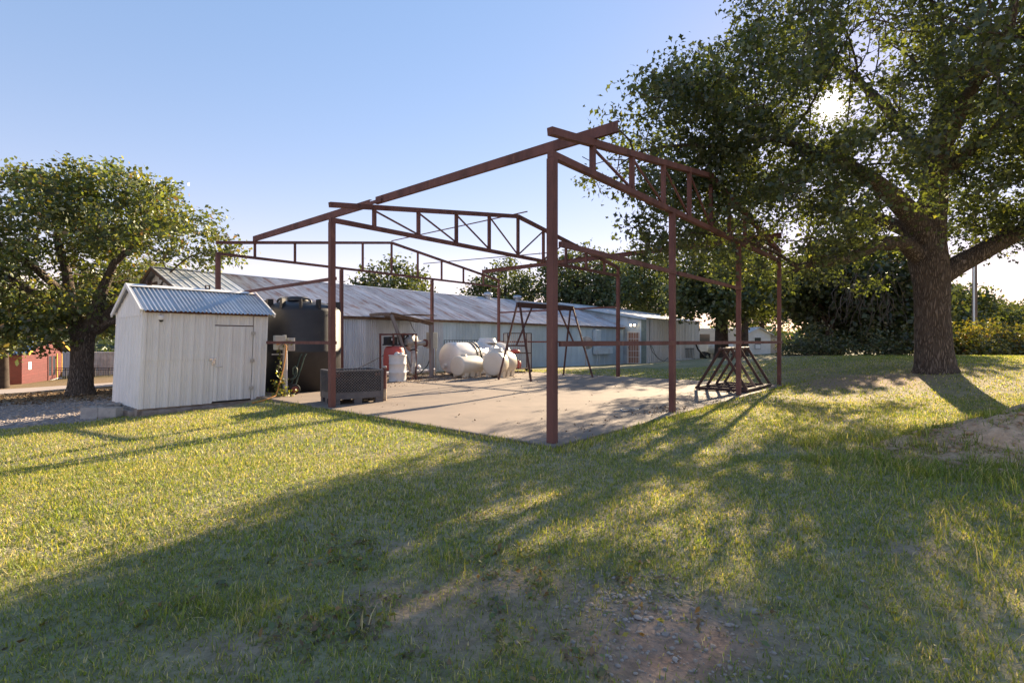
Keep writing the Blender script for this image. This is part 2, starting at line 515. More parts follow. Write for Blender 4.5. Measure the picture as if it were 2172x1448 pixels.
def raw_mesh(name, verts, faces_flat, loop_tot, mat, col=None, smooth=False):
    """a big mesh straight from numpy arrays (faces of equal size)"""
    me = bpy.data.meshes.new(name)
    nv = len(verts); nf = len(faces_flat)//loop_tot
    me.vertices.add(nv); me.vertices.foreach_set('co', np.ascontiguousarray(verts, np.float32).ravel())
    me.loops.add(len(faces_flat)); me.loops.foreach_set('vertex_index', np.ascontiguousarray(faces_flat, np.int32))
    me.polygons.add(nf)
    me.polygons.foreach_set('loop_start', np.arange(0, nf*loop_tot, loop_tot, dtype=np.int32))
    if smooth: me.polygons.foreach_set('use_smooth', np.ones(nf, bool))
    if col is not None:
        ca = me.color_attributes.new('Col', 'FLOAT_COLOR', 'POINT')
        c4 = np.ones((nv, 4), np.float32); c4[:, :3] = col
        ca.data.foreach_set('color', c4.ravel())
    me.materials.append(mat)
    me.update(calc_edges=True)
    return me


# ------------------------------------------------------------------ ground
def ground_z(x, y):
    x = np.asarray(x, float); y = np.asarray(y, float)
    l = -x-3.6
    z = -0.055*np.where(l > 12, l, np.log1p(np.exp(np.clip(l*1.6, -30, 30)))/1.6)
    z = np.where(l > 40, -0.055*40-0.01*(l-40), z)
    # the rise on the right, under the big oak
    bump = sstep(6.2, 14.5, x-0.06*(y-14))*sstep(4.5, 17, y)*(1-sstep(23, 42, y))
    z = z+0.66*bump
    z = z+0.02*(fbm(x, y, 1.6, 3)-0.5)*np.clip(y/6, 0.5, 1.5)+0.05*(fbm(x, y, 6.0, 9)-0.5)
    s, p = SP(x, y)
    # gentle fall towards the far side of the long barn
    z = z-0.24*sstep(8, 28, s)*sstep(8.5, 13.0, p)*(1-sstep(20, 34, x))
    # foundation bed under and round the slab
    d = np.maximum(np.maximum(-s, s-11.95), np.maximum(-p, p-12.4))
    near = 1-sstep(-0.05, 0.9, d)
    zz = np.where(d < 0.12, -0.16, -0.035)
    lo = (x > -7.5)
    z = np.where(d < 0.02, np.minimum(z, -0.13), np.where(lo & (d < 0.9), z*(1-near)+(-0.035)*near, z))
    return z


def soil_mix(x, y):
    """amount of bare soil 0..1 of the lawn"""
    n = fbm(x, y, 1.5, 21, 5)
    m = sstep(0.66, 0.78, n)*0.6*sstep(-4, -1, x)
    # worn patch in the foreground
    d1 = np.hypot((x-0.75)/0.75, (y-2.35)/0.62)
    d2 = np.hypot((x+0.0)/1.1, (y-2.75)/0.75)
    d3 = np.hypot((x-2.6)/0.75, (y-3.3)/0.4)
    d6 = np.hypot((x+.15)/1.7, (y-2.6)/0.95)
    w = np.maximum(np.maximum(1.15-d1, (0.85-d2)*0.8), (0.9-d3)*0.8)+0.8*(fbm(x, y, 0.5, 5)-0.5)
    m = np.maximum(m, sstep(0.15, 0.75, w))
    m = np.maximum(m, sstep(.05, .6, .9-d6+1.8*(fbm(x, y, .38, 6)-.55))*.7)
    # under the oak
    d4 = np.hypot((x-9.7)/2.6, (y-14.2)/2.2)
    m = np.maximum(m, sstep(0.1, 0.7, 1.0-d4+0.9*(fbm(x, y, 1.1, 8)-0.5))*0.8)
    # spoil on the right edge
    d5 = np.hypot((x-6.3)/2.4, (y-6.0)/0.9)
    m = np.maximum(m, sstep(0.1, 0.7, 1.0-d5+0.9*(fbm(x, y, 0.8, 12)-0.5))*0.8)
    # strip at the shed's foot
    s, p = SP(x, y)
    m = np.maximum(m, (1-sstep(0.10, 0.42, np.abs(p-8.72)+0.3*(fbm(x, y, .4, 2)-.5)))*sstep(-3.0, -2.4, s)*(1-sstep(0.2, 0.8, s)))
    return np.clip(m, 0, 1)


def gravel_mix(x, y):
    # gravel yard at the left: beyond a line sloping away from the shed
    t = (y-9.75)-0.10*(x+9.5)
    return sstep(-0.15, 0.35, t+0.5*(fbm(x, y, 0.9, 31)-0.5))*(1-sstep(-8.6, -8.2, x))*(1-sstep(16.5, 18.5, y+0.6*(fbm(x, y, 2, 5)-.5)))


def green_mix(x, y):
    return np.clip(0.5+1.6*(fbm(x, y, 2.3, 41)-0.5)+0.8*(fbm(x, y, 0.45, 43)-0.5), 0, 1)


def axis(dense_lo, dense_hi, step, far_lo, far_hi, grow=1.13):
    a = list(np.arange(dense_lo, dense_hi+1e-6, step))
    st = step; x = a[-1]
    while x < far_hi: st *= grow; x += st; a.append(x)
    st = step; x = a[0]; b = []
    while x > far_lo: st *= grow; x -= st; b.append(x)
    return np.array(b[::-1]+a)


gx = axis(-14, 14, 0.14, -1500, 1500)
gy = axis(0.6, 20, 0.14, -400, 2200)
GX, GY = np.meshgrid(gx, gy)
gxx, gyy = GX.ravel(), GY.ravel()
gz = ground_z(gxx, gyy)
g_soil = soil_mix(gxx, gyy); g_grv = gravel_mix(gxx, gyy); g_gr = green_mix(gxx, gyy)


def lerp(a, b, t): return np.asarray(a)[None, :]*(1-t[:, None])+np.asarray(b)[None, :]*t[:, None] if np.ndim(a) == 1 else a*(1-t[:, None])+np.asarray(b)[None, :]*t[:, None]


gc = lerp((0.36, 0.30, 0.19), (0.21, 0.21, 0.11), g_gr)
sc_ = lerp((0.37, 0.245, 0.165), (0.27, 0.205, 0.16), fbm(gxx, gyy, 0.9, 55))
red = sstep(0.2, 0.7, 1.0-np.hypot((gxx-0.8)/0.5, (gyy-2.15)/0.3)+0.6*(fbm(gxx, gyy, .3, 7)-.5))
sc_ = lerp(sc_, (0.33, 0.20, 0.135), red*.7)
gc = gc*(1-g_soil[:, None])+sc_*g_soil[:, None]
gc = lerp(gc, (0.27, 0.235, 0.225), g_grv)
litter = sstep(17.0, 18.5, gyy)*(1-sstep(-9, -8, gxx))
gc = lerp(gc, (0.25, 0.165, 0.095), litter*0.8)
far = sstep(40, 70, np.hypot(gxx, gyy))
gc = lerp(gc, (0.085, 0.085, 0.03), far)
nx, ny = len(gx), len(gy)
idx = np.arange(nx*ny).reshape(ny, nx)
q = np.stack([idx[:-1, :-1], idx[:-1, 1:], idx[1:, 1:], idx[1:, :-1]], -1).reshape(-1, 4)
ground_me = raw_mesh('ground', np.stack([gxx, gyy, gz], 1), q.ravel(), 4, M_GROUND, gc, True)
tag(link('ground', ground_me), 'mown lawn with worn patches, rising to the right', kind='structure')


def drape(name, poly_fn, nu, nv, mat, lift, label):
    """sheet laid on the ground; poly_fn(u, v) gives x, y"""
    vs = []; fs = []
    for j in range(nv+1):
        for i in range(nu+1):
            x, y = poly_fn(i/nu, j/nv)
            vs.append((x, y, float(ground_z(x, y))+lift))
    for j in range(nv):
        for i in range(nu):
            a = j*(nu+1)+i
            fs.append((a, a+1, a+nu+2, a+nu+1))
    b = MB(); b.add(vs, fs, True)
    return tag(b.build(name, mat), label, kind='structure')


def quad_fn(a, b, c, d):
    a, b, c, d = map(Vector, (a, b, c, d))
    return lambda u, v: tuple((a*(1-u)+b*u)*(1-v)+(d*(1-u)+c*u)*v)


drape('driveway', quad_fn((-31, 20.8), (-15, 25.5), (-15.5, 30.5), (-36, 26.5)), 16, 6, M_DRIVE, 0.03, 'concrete driveway beyond the gravel')

# concrete slab
b = MB()
b.bx(-0.16, 11.9, -0.16, 12.2, -0.35, 0.0)
slab = tag(b.build('concrete_slab', M_CONC, None, W(0, 0, 0), (0, 0, ROT)), 'tan concrete slab under the steel frame', kind='structure')
bevel(slab, 0.015, 2)

# dirt mound at the right edge
def mound():
    n = 60; vs = []; fs = []
    cx, cy = 7.0, 6.35
    for j in range(n+1):
        for i in range(n+1):
            x = cx-3.4+6.8*i/n; y = cy-1.7+3.4*j/n
            d = math.hypot((x-cx)/2.75, (y-cy)/1.25)
            hgt = 0.60*float(sstep(0, 1, 1-d))
            hgt *= 0.75+0.6*float(fbm(x, y, 0.55, 77))
            hgt += 0.24*float(fbm(x, y, 0.30, 79)-0.5)*float(1-sstep(.6, 1.0, d))
            vs.append((x, y, float(ground_z(x, y))-0.03+hgt))
    for j in range(n):
        for i in range(n):
            a = j*(n+1)+i; fs.append((a, a+1, a+n+2, a+n+1))
    v = np.array(vs); col = lerp((0.60, 0.41, 0.26), (0.40, 0.27, 0.17), fbm(v[:, 0], v[:, 1], 0.4, 3))
    me = raw_mesh('dirt_mound', v, np.array(fs).ravel(), 4, M_GROUND, col, True)
    tag(link('dirt_mound', me), 'low mound of bare dirt', kind='structure')


mound()


def mound_h(x, y):
    d = np.hypot((x-7.0)/2.75, (y-6.35)/1.25)
    h = 0.60*sstep(0, 1, 1-d)*(0.75+0.6*fbm(x, y, 0.55, 77))-0.03
    return np.maximum(0, h)


# ------------------------------------------------------------------ steel frame
PT, HEEL, PEAK, BW = 3.81, 4.17, 5.02, 11.77
BAYS = (0.0, 5.55, 11.66)
frame = slab_thing('steel_building_frame', 'open rust-red steel building frame with three gable trusses over the concrete slab', 'steel frame', 0, 0)


def chord_z(s): return HEEL-0.05+(PEAK-HEEL)*(1-abs(s-BW/2)/(BW/2))


def member(name, a, b, w, h=None, parent=frame, mat=M_RUST):
    return MB().bar(a, b, w, h).build(name, mat, parent)


POSTS = [(0, 0, .108), (3.84, 0, .1), (7.82, 0, .1), (BW, 0, .1), (0, BAYS[1], .108), (BW, BAYS[1], .11), (0, BAYS[2], .11), (3.84, BAYS[2], .1), (7.82, BAYS[2], .1), (BW, BAYS[2], .1)]
for s, p, w in POSTS:
    top = PT-0.05
    if s in (3.84, 7.82): top = PT-0.05
    o = member('post', (s, p, -0.08), (s, p, top), w)
VS = [BW/2-k*1.22 for k in range(4, -1, -1)]
VS = VS+[BW-v for v in VS[:-1]][::-1]
for ti, p in enumerate(BAYS):
    t = bpy.data.objects.new('truss', None); COL.objects.link(t); t.parent = frame
    w = 0.09 if ti < 2 else 0.075
    # top chord in two slopes, bottom chord, verticals, diagonals
    MB().bar((-0.05, p, chord_z(-0.05)), (BW/2, p, chord_z(BW/2)), w, w+0.01).build('top_chord', M_RUST, t)
    MB().bar((BW/2, p, chord_z(BW/2)), (BW+0.08, p, chord_z(BW+0.08)), w, w+0.01).build('top_chord', M_RUST, t)
    MB().bar((-0.05, p, PT), (BW+0.05, p, PT), w, w).build('bottom_chord', M_RUST, t)
    for k, s in enumerate(VS):
        MB().bar((s, p, PT+w/2), (s, p, chord_z(s)-w/2), w*0.8).build('web_post', M_RUST, t)
    MB().bar((BW, p, PT+w/2), (BW, p, chord_z(BW)-w/2), w*0.9).build('web_post', M_RUST, t)
    if ti < 2:
        n = len(VS)//2
        for k in range(n):
            a, c = VS[k], VS[k+1]
            MB().bar((a+.04, p, chord_z(a)-.08), (c-.03, p, PT+.06), 0.03, 0.035).build('diagonal_brace', M_RUST, t)
            a2, c2 = BW-a, BW-c
            MB().bar((a2-.04, p, chord_z(a2)-.08), (c2+.03, p, PT+.06), 0.03, 0.035).build('diagonal_brace', M_RUST, t)


def channel(s, p0, p1, zb, h=0.155, parent=frame, side=1):
    b = MB()
    b.bx(s-0.004, s+0.004, p0, p1, zb, zb+h)
    for z in (zb, zb+h-0.007):
        b.bx(s+0.004*side, s+0.06*side, p0, p1, z, z+0.007)
    return b.build('purlin', M_RUST, parent)


zc = chord_z(VS[0])+0.052
channel(VS[0], 5.72, 11.80, zc)
channel(VS[0], -0.42, 5.50, zc+0.012)
MB().bx(VS[0]-0.035, VS[0]-0.006, 5.25, 5.95, zc+0.02, zc+0.09).build('splice_plate', M_RUST, frame)
channel(BW-VS[0], -0.3, 5.6, zc, side=-1)
channel(BW-VS[0], 5.62, 11.75, zc+0.006, side=-1)
member('ridge_rod', (BW/2, 5.2, PEAK+0.035), (BW/2, 11.66, PEAK+0.02), 0.028)
member('brace_rod', (BW/2+1.6, 5.6, PT+.32), (BW/2+1.45, 11.6, PT+.55), 0.025)
for z in (1.31, 2.63):
    h = 0.07
    x1 = BW if z < 2 else 7.86
    for a, c in ((0.06, 3.78), (3.9, 7.76), (7.88, 11.7)):
        if z > 2 and a > 7: continue
        member('girt', (a, -0.085, z), (c, -0.085, z), 0.05, h)
    member('girt', (0.085, 5.55, z), (0.085, 11.6, z), 0.05, 0.065)
    member('girt', (BW-0.08, 5.62, z), (BW-0.08, 11.6, z), 0.05, 0.065)

# ------------------------------------------------------------------ white shed
shed = slab_thing('white_shed', 'small white ribbed metal shed with a padlocked door and corrugated roof, leaning slightly', 'shed', -2.52, 8.75, -0.07)
SW, SD, SH = 2.54, 2.2, 2.16
LE = 0.085


def shear(ob, k=LE/SH):
    for v in ob.data.vertices: v.co.x += v.co.z*k
    return ob


def pscale(prof, w): return [(x*w/prof[-1][0], y) for x, y in prof]


pw = 0.665
for i in range(2):
    for z0, z1, dy in ((0.0, 1.03, 0.0), (1.0, 2.10, -0.009)):
        o = profile_sheet(pw+.005, z1-z0, rib_prof(pw+.005, 0.222, 0.08, 0.034), z0).build('wall_panel', M_SHED, shed, (i*pw, dy-0.004*i, 0))
        shear(o)
o = shear(profile_sheet(0.86, 0.32, rib_prof(0.86, 0.215, 0.07, 0.03, start=.05), 1.785).build('wall_panel', M_SHED, shed, (1.36, 0.004, 0)))
o['label'] = 'short ribbed strip above the shed door'
o = shear(profile_sheet(0.30, 2.10, rib_prof(0.30, 0.15, 0.06, 0.03), 0).build('wall_panel', M_SHED, shed, (2.225, 0.002, 0)))
door = shear(profile_sheet(0.85, 1.72, rib_prof(0.85, 0.283, 0.10, 0.032, start=.02), 0.04).build('door', M_SHED, shed, (1.36, -0.012, 0)))
# dark gap round the door is the real opening: a recessed jamb
shear(MB().bx(1.335, 1.352, 0.0, 0.05, 0.0, 2.1).bx(2.213, 2.222, 0.0, 0.05, 0, 2.1).bx(1.35, 2.215, 0.02, 0.05, 1.765, 1.785).build('door_jamb', M_FASCIA, shed))
shear(MB().bx(1.315, 1.36, -0.03, -0.02, 0, 2.08).build('trim', M_SHEDW, shed))
MB().bx(-0.03, 0.10, -0.045, -0.03, 0.985, 1.025).bx(0.02, 0.05, -0.05, -0.044, 0.86, 1.02).build('hasp', M_CHROME, door, (-.02, 0, 0))
b = MB(); b.bx(0.025, 0.075, -0.075, -0.05, 0.90, 0.965); b.tube([(0.035, -.06, .96), (0.035, -.06, 1.0), (.05, -.06, 1.012), (.065, -.06, 1.0), (.065, -.06, .96)], 0.006, 6)
b.build('padlock', M_CHROME, door, (-.02, 0, 0))
MB().tube([(0.07, -0.02, .83), (0.07, -.06, .83), (0.21, -.06, .83), (.21, -.02, .83)], 0.008, 6).build('handle', M_CHROME, door)
for z in (.3, .95, 1.6): MB().bx(.80+z*LE/SH, .90+z*LE/SH, -.045, -.03, z-.035, z+.035).tube([(.845+z*LE/SH, -.05, z-.05), (.845+z*LE/SH, -.05, z+.05)], .011, 6).build('hinge', M_GALVPOST, door)
# side wall (left), lower sheets and gable sheets
for i in range(2):
    pr = rib_prof(1.10, 0.275, 0.06, 0.02)
    o = profile_sheet(1.10, 1.98, pr, 0).build('side_panel', M_SHEDW, shed, (0, 2.2-i*1.1, 0), (0, 0, R(-90)))
    for v in o.data.vertices: v.co.y += v.co.z*LE/SH
# gable triangle of ribbed sheet
RIDGE_Y, RIDGE_Z = 1.0, 2.64
gv = []; gf = []
pr = rib_prof(2.2, 0.22, 0.05, 0.012)
for x, y in pr:
    yy = 2.2-x
    zt = RIDGE_Z-0.03-(abs(yy-RIDGE_Y)/(1.0 if yy < RIDGE_Y else 1.2))*(RIDGE_Z-2.10)
    gv += [(-0.012+y+1.95*LE/SH, yy, 1.95), (-0.012+y+zt*LE/SH, yy, zt)]
for i in range(len(pr)-1): gf.append((2*i, 2*i+2, 2*i+3, 2*i+1))
MB().add(gv, gf).build('gable_panel', M_SHEDW, shed)
shear(MB().bx(2.525, 2.54, 0.0, 2.2, 0, 2.08).build('side_panel', M_SHED, shed))
shear(MB().bx(0, 2.54, 2.19, 2.205, 0, 2.08).build('back_panel', M_SHED, shed))
gv = [(2.535, 0, 2.05), (2.535, 2.2, 2.05), (2.535, RIDGE_Y, RIDGE_Z-.02), (2.52, 0, 2.05), (2.52, 2.2, 2.05), (2.52, RIDGE_Y, RIDGE_Z-.02)]
shear(MB().add(gv, [(0, 1, 2), (5, 4, 3), (0, 3, 4, 1), (1, 4, 5, 2), (2, 5, 3, 0)]).build('gable_panel', M_SHED, shed))
for x in (0.0, 2.54):
    shear(MB().bx(x-0.02, x+0.03 if x < 1 else x+.01, -0.026, 0.03, 0, 2.1).build('corner_trim', M_SHEDW, shed))


def slope_sheet(L, run, drop, prof, x0, y_r, z_r, sgn, name, mat, par, lean=0.0):
    """sheet from the ridge (y_r, z_r) down to the eave, corrugations running down the slope"""
    b = MB(); vs = []; fs = []
    ln = math.hypot(run, drop); ny_, nz_ = sgn*drop/ln, run/ln
    for x, d in prof:
        vs += [(x0+x+lean, y_r-ny_*0+ny_*(-d)*1.0, z_r+nz_*(-d)), (x0+x+lean, y_r+sgn*run+ny_*(-d), z_r-drop+nz_*(-d))]
    for i in range(len(prof)-1):
        f = (2*i, 2*i+1, 2*i+3, 2*i+2)
        fs.append(f if sgn < 0 else f[::-1])
    b.add(vs, fs, True)
    return b.build(name, mat, par)


rl = 2.54+0.22
nsh = 4
for sgn, run, drop in ((-1, 1.13, 0.60), (1, 1.33, 0.62)):
    for i in range(nsh):
        slope_sheet(0, run, drop, sine_prof(rl/nsh+.01, 0.0825, 0.030), -0.10+i*rl/nsh, RIDGE_Y, RIDGE_Z+.004*(i % 2), sgn, 'roof_sheet', M_GALVR, shed, 0.10)
b = MB()
b.add([(-.02, RIDGE_Y, RIDGE_Z+.05), (rl-.02, RIDGE_Y, RIDGE_Z+.05), (rl-.02, RIDGE_Y-.12, RIDGE_Z-.015), (-.02, RIDGE_Y-.12, RIDGE_Z-.015), (-.02, RIDGE_Y+.12, RIDGE_Z-.015), (rl-.02, RIDGE_Y+.12, RIDGE_Z-.015)],
      [(0, 3, 2, 1), (0, 1, 5, 4)])
b.build('ridge_cap', M_SHEDW, shed, (.02, 0, 0))
# rake trim at both ends, fascia under the front eave
for x in (0.0, rl-0.02):
    b = MB()
    b.bar((x, RIDGE_Y, RIDGE_Z+.015), (x, -0.15, 2.035), 0.03, 0.09)
    b.bar((x, RIDGE_Y, RIDGE_Z+.015), (x, 2.35, 2.015), 0.03, 0.09)
    b.build('rake_trim', M_SHEDW, shed)
MB().bx(0.10, 2.60, -0.075, -0.04, 2.015, 2.075).build('fascia', M_FASCIA, shed)
# two open square-tube rings standing on the ridge
for x in (.42, 1.62):
    MB().bx(x-.05, x+.05, RIDGE_Y-.03, RIDGE_Y+.03, RIDGE_Z+.03, RIDGE_Z+.045).bx(x-.05, x+.05, RIDGE_Y-.03, RIDGE_Y+.03, RIDGE_Z+.12, RIDGE_Z+.135).bx(x-.05, x-.036, RIDGE_Y-.03, RIDGE_Y+.03, RIDGE_Z+.045, RIDGE_Z+.12).bx(x+.036, x+.05, RIDGE_Y-.03, RIDGE_Y+.03, RIDGE_Z+.045, RIDGE_Z+.12).build('ridge_ring', M_RUSTD, shed)
# footing stones under the shed
b = MB(); b.bx(-0.02, 2.52, 0.03, 2.18, -0.3, -0.004); b.build('floor_slab', M_STONE, shed)
b = MB(); b.box((0.02, 1.2, -0.16), (0.28, 1.9, 0.22)); o = b.build('footing_stone', M_STONE, shed); bevel(o, 0.04, 2)
b = MB(); b.box((0.9, 0.06, -0.14), (1.7, 0.2, 0.2)); o = b.build('footing_stone', M_STONE, shed); bevel(o, 0.04, 2)

# security camera under the shed's eave
sc = slab_thing('security_camera', 'small white dome security camera under the shed eave', 'camera', -2.52+0.38, 8.75-0.03, 1.83)
MB().lathe([(0.0, .06), (.05, .06), (.062, .03), (.062, 0), (.05, -.035)], 20).build('housing', M_SHEDW, sc)
MB().lathe([(.05, -.035), (.035, -.065), (0, -.08)], 18).build('lens_dome', M_RUBBER, sc)
MB().tube([(.0, .0, .06), (.02, .01, .12), (.06, .03, .13)], .006, 6).tube([(0.02, 0, -.03), (0.05, -.01, -.14)], .008, 6).build('cable', M_SHEDW, sc)
# cinder block planter
plan = thing('block_planter', 'low planter of loose grey cinder blocks beside the white shed', 'planter', (-9.02, 10.62, -0.42), R(-5))


def cblock(x, y, z, rz=0.0):
    b = MB()
    for (cx, cy, dx, dy) in ((0, -.085, .39, .025), (0, .085, .39, .025), (-.182, 0, .025, .146), (0, 0, .025, .146), (.182, 0, .025, .146)):
        b.box((cx, cy, .095), (dx, dy, .19))
    return b.build('block', M_BLOCK, plan, (x, y, z), (0, 0, rz))


for x, y, z, rz in ((.20, .1, 0, 0), (.61, .1, 0, 0), (.21, .1, .192, 0), (.62, .09, .192, 0),
                    (.10, .42, 0, R(90)), (.10, .83, 0, R(90)), (.10, .41, .192, R(90)), (.11, .82, .192, R(90)), (.31, 1.13, .192, 0), (.72, 1.14, .192, 0), (.31, 1.13, 0, 0), (.72, 1.13, 0, 0)):
    cblock(x, y, z, rz)
MB().bx(.21, .9, .2, 1.02, -.1, .30).build('soil', M_STONE, plan)
# ------------------------------------------------------------------ black water tank
tk = slab_thing('black_water_tank', 'tall black plastic water tank standing between the shed and the frame', 'tank', 1.52, 9.80, 0)
TR = 1.03
MB().lathe([(0, 0.0), (TR, 0.0), (TR, 1.02), (TR+.008, 1.04), (TR+.008, 1.08), (TR, 1.10), (TR, 2.14), (TR-.03, 2.22), (TR-.12, 2.30), (.6, 2.42), (.3, 2.46), (0, 2.47)], 64).build('body', M_BLACK, tk)
MB().lathe([(.27, 2.44), (.27, 2.52), (.22, 2.55), (0, 2.56)], 28, Matrix.Translation((-.25, -.25, 0))).build('lid', M_BLACK, tk)
for a in (200, 235, 262, 290, 318, 345, 20, 60, 110, 150):
    ca, sa = math.cos(R(a)-ROT+R(0)), math.sin(R(a)-ROT)
    MB().box((ca*(TR-.09), sa*(TR-.09), 2.33), (.16, .07, .26), rz=R(a)-ROT).build('lifting_lug', M_BLACK, tk)
for a in (245, 300):
    ca, sa = math.cos(R(a)-ROT), math.sin(R(a)-ROT)
    b = MB(); pts = []
    for k in range(9):
        t = math.pi*k/8
        pts.append((ca*(.72)+(-sa)*.13*math.cos(t), sa*.72+ca*.13*math.cos(t), 2.38+.10*math.sin(t)))
    b.tube(pts, .028, 8); b.build('grab_ring', M_BLACK, tk)

# electrical boxes on a post, hose, vine, hand truck (between shed and tank)
pb = slab_thing('meter_post', 'galvanised post carrying two grey electrical boxes at the shed corner', 'utility post', 0.42, 8.52, 0)
MB().bx(-.035, .035, -.03, .03, -.1, 1.5).build('post', M_GALVPOST, pb)
MB().tube([(.055, .0, 0), (.055, 0, 1.15)], .018, 8).build('conduit', M_PVC, pb)
bevel(MB().bx(-.30, -.02, -.14, -.035, 1.13, 1.48).build('meter_box', M_BOXG, pb), .012)
bevel(MB().bx(.03, .20, -.14, -.035, 1.10, 1.42).build('breaker_box', M_GREY, pb), .012)
MB().bar((-.32, -.02, 1.02), (.0, -.02, 1.02), .03).build('crossbar', M_GALVPOST, pb)
hs_ = slab_thing('garden_hose', 'orange hose hanging down beside the grey meter boxes', 'hose', 0.34, 8.36, 0)
MB().tube([(-.2, -.02, 1.26), (-.05, -.05, 1.30), (.03, -.05, 1.22), (.0, -.05, .95), (-.05, -.05, .65), (-.13, -.06, .38), (-.2, -.1, .2), (-.3, -.2, .05), (-.6, -.32, -.02), (-.9, -.35, -.06)], .016, 8).build('hose', M_ORANGE, hs_)
ht = slab_thing('hand_truck', 'old green hand truck with a rusty wheel leaning at the black tank', 'hand truck', 0.72, 8.55, 0, R(-10))
MB().tube([(0, 0, .25), (.25, .10, .95), (.30, .12, 1.02)], .018, 8).tube([(-.02, .28, .25), (.23, .38, .95), (.28, .40, 1.02)], .018, 8).build('frame', M_GREEN, ht)
MB().tube([(-.13, -.02, .38), (-.02, -.02, .42), (.02, -.02, .5), (.02, -.02, .64), (-.02, -.02, .70), (-.07, -.02, .66), (-.07, -.02, .5)], .022, 8).build('handle', M_GREEN, ht)
mw = Matrix.Translation((-.05, -.08, .13)) @ Matrix.Rotation(R(90), 4, 'X')
MB().lathe([(.05, -.03), (.09, -.03), (.13, -.03), (.13, .03), (.09, .03), (.05, .03)], 22, mw).build('tyre', M_RUBBER, ht)
MB().lathe([(0, -.034), (.09, -.034), (.09, .034), (0, .034)], 20, mw).build('wheel_hub', M_WHEEL, ht)
mw2 = Matrix.Translation((-.05, .32, .13)) @ Matrix.Rotation(R(90), 4, 'X')
MB().lathe([(0, -.034), (.09, -.034), (.13, -.03), (.13, .03), (.09, .034), (0, .034)], 22, mw2).build('wheel', M_RUBBER, ht)
MB().bar((-.05, -.1, .13), (-.05, .36, .13), .03).bx(-.3, -.03, -.02, .3, .03, .05).build('axle', M_GREEN, ht)
# ------------------------------------------------------------------ bulk bin and bollard
bn = thing('bulk_bin', 'dark grey plastic bulk bin with lattice sides behind the second corner post', 'bin', (-3.77, 10.66, 0), R(35))
BL, BD, BH = 1.12, 0.92, 0.72
for x, y in ((.09, .09), (BL/2, .09), (BL-.09, .09), (.09, BD/2), (BL-.09, BD/2), (.09, BD-.09), (BL/2, BD-.09), (BL-.09, BD-.09)):
    MB().box((x, y, .055), (.17, .15, .11)).build('foot', M_BIN, bn)
MB().bx(0, BL, 0, BD, .11, .15).build('base', M_BIN, bn)
MB().bx(.01, BL-.01, .005, .025, .15, .25).bx(.01, BL-.01, BD-.025, BD-.005, .15, .25).bx(.005, .025, .01, BD-.01, .15, .25).bx(BL-.025, BL-.005, .01, BD-.01, .15, .25).build('skirt', M_BIN, bn)
for x, y in ((.03, .03), (BL-.03, .03), (.03, BD-.03), (BL-.03, BD-.03)):
    MB().box((x, y, (BH+.15)/2), (.06, .06, BH-.15)).build('corner_post', M_BIN, bn)
b = MB()
b.bx(.0, BL, -.004, .045, BH-.03, BH).bx(0, BL, BD-.045, BD+.004, BH-.03, BH).bx(-.004, .045, .046, BD-.046, BH-.03, BH).bx(BL-.045, BL+.004, .046, BD-.046, BH-.03, BH)
b.build('rim', M_BIN, bn)


def lattice(x0, x1, z0, z1, step, place, parent):
    """two families of diagonal ribs clipped to a rectangle, one wall of the bin"""
    b = MB()
    for sg in (1, -1):
        c = -(z1-z0)
        while c < (x1-x0)+(z1-z0):
            pts = []
            for t in np.linspace(0, 1, 60):
                z = z0+(z1-z0)*t
                x = x0+c+(z-z0) if sg > 0 else x0+c+(z1-z)
                if x0 <= x <= x1: pts.append((x, z))
            if len(pts) > 2:
                b.bar(place(*pts[0], -.012+sg*.001), place(*pts[-1], -.012+sg*.001), .013, .012)
            c += step
    return b


lattice(.06, BL-.06, .25, BH-.03, .062, lambda x, z, e: (x, .022+e, z), bn).build('lattice_side', M_BIN, bn)
lattice(.06, BD-.06, .25, BH-.03, .062, lambda x, z, e: (.022+e, x, z), bn).build('lattice_side', M_BIN, bn)
lattice(.06, BL-.06, .25, BH-.03, .062, lambda x, z, e: (x, BD-.022+e, z), bn).build('lattice_side', M_BIN, bn)
lattice(.06, BD-.06, .25, BH-.03, .062, lambda x, z, e: (BL-.022+e, x, z), bn).build('lattice_side', M_BIN, bn)
MB().bx(.05, BL-.05, .045, .05, .25, BH-.04).bx(.045, .05, .05, BD-.05, .25, BH-.04).bx(.05, BL-.05, BD-.05, BD-.045, .25, BH-.04).bx(BL-.05, BL-.045, .05, BD-.05, .25, BH-.04).build('dark_hole_backing', M_RUBBER, bn)  # black sheets added behind the lattice so its holes look dark
for x in (.10, .15, BL-.16, BL-.09):
    MB().bx(x-.02, x+.02, .004, .014, BH-.14, BH-.06).build('latch', M_PIPE, bn)
bo = thing('pipe_bollard', 'short rusty pipe bollard with a worn pale base beside the bulk bin', 'bollard', (-2.88, 11.5, 0))
MB().lathe([(.047, .27), (.047, .74)], 16).build('pipe', M_RUST, bo)
MB().lathe([(.049, -.1), (.049, .27)], 16).build('sleeve', solid('worn_cream_paint', (0.50, 0.42, 0.30), .7, 0, (0.3, 0.2, 0.14), 8), bo)
MB().lathe([(0.047, .74), (.05, .74), (.05, .78), (0, .785)], 16).build('cap', M_GREY, bo)

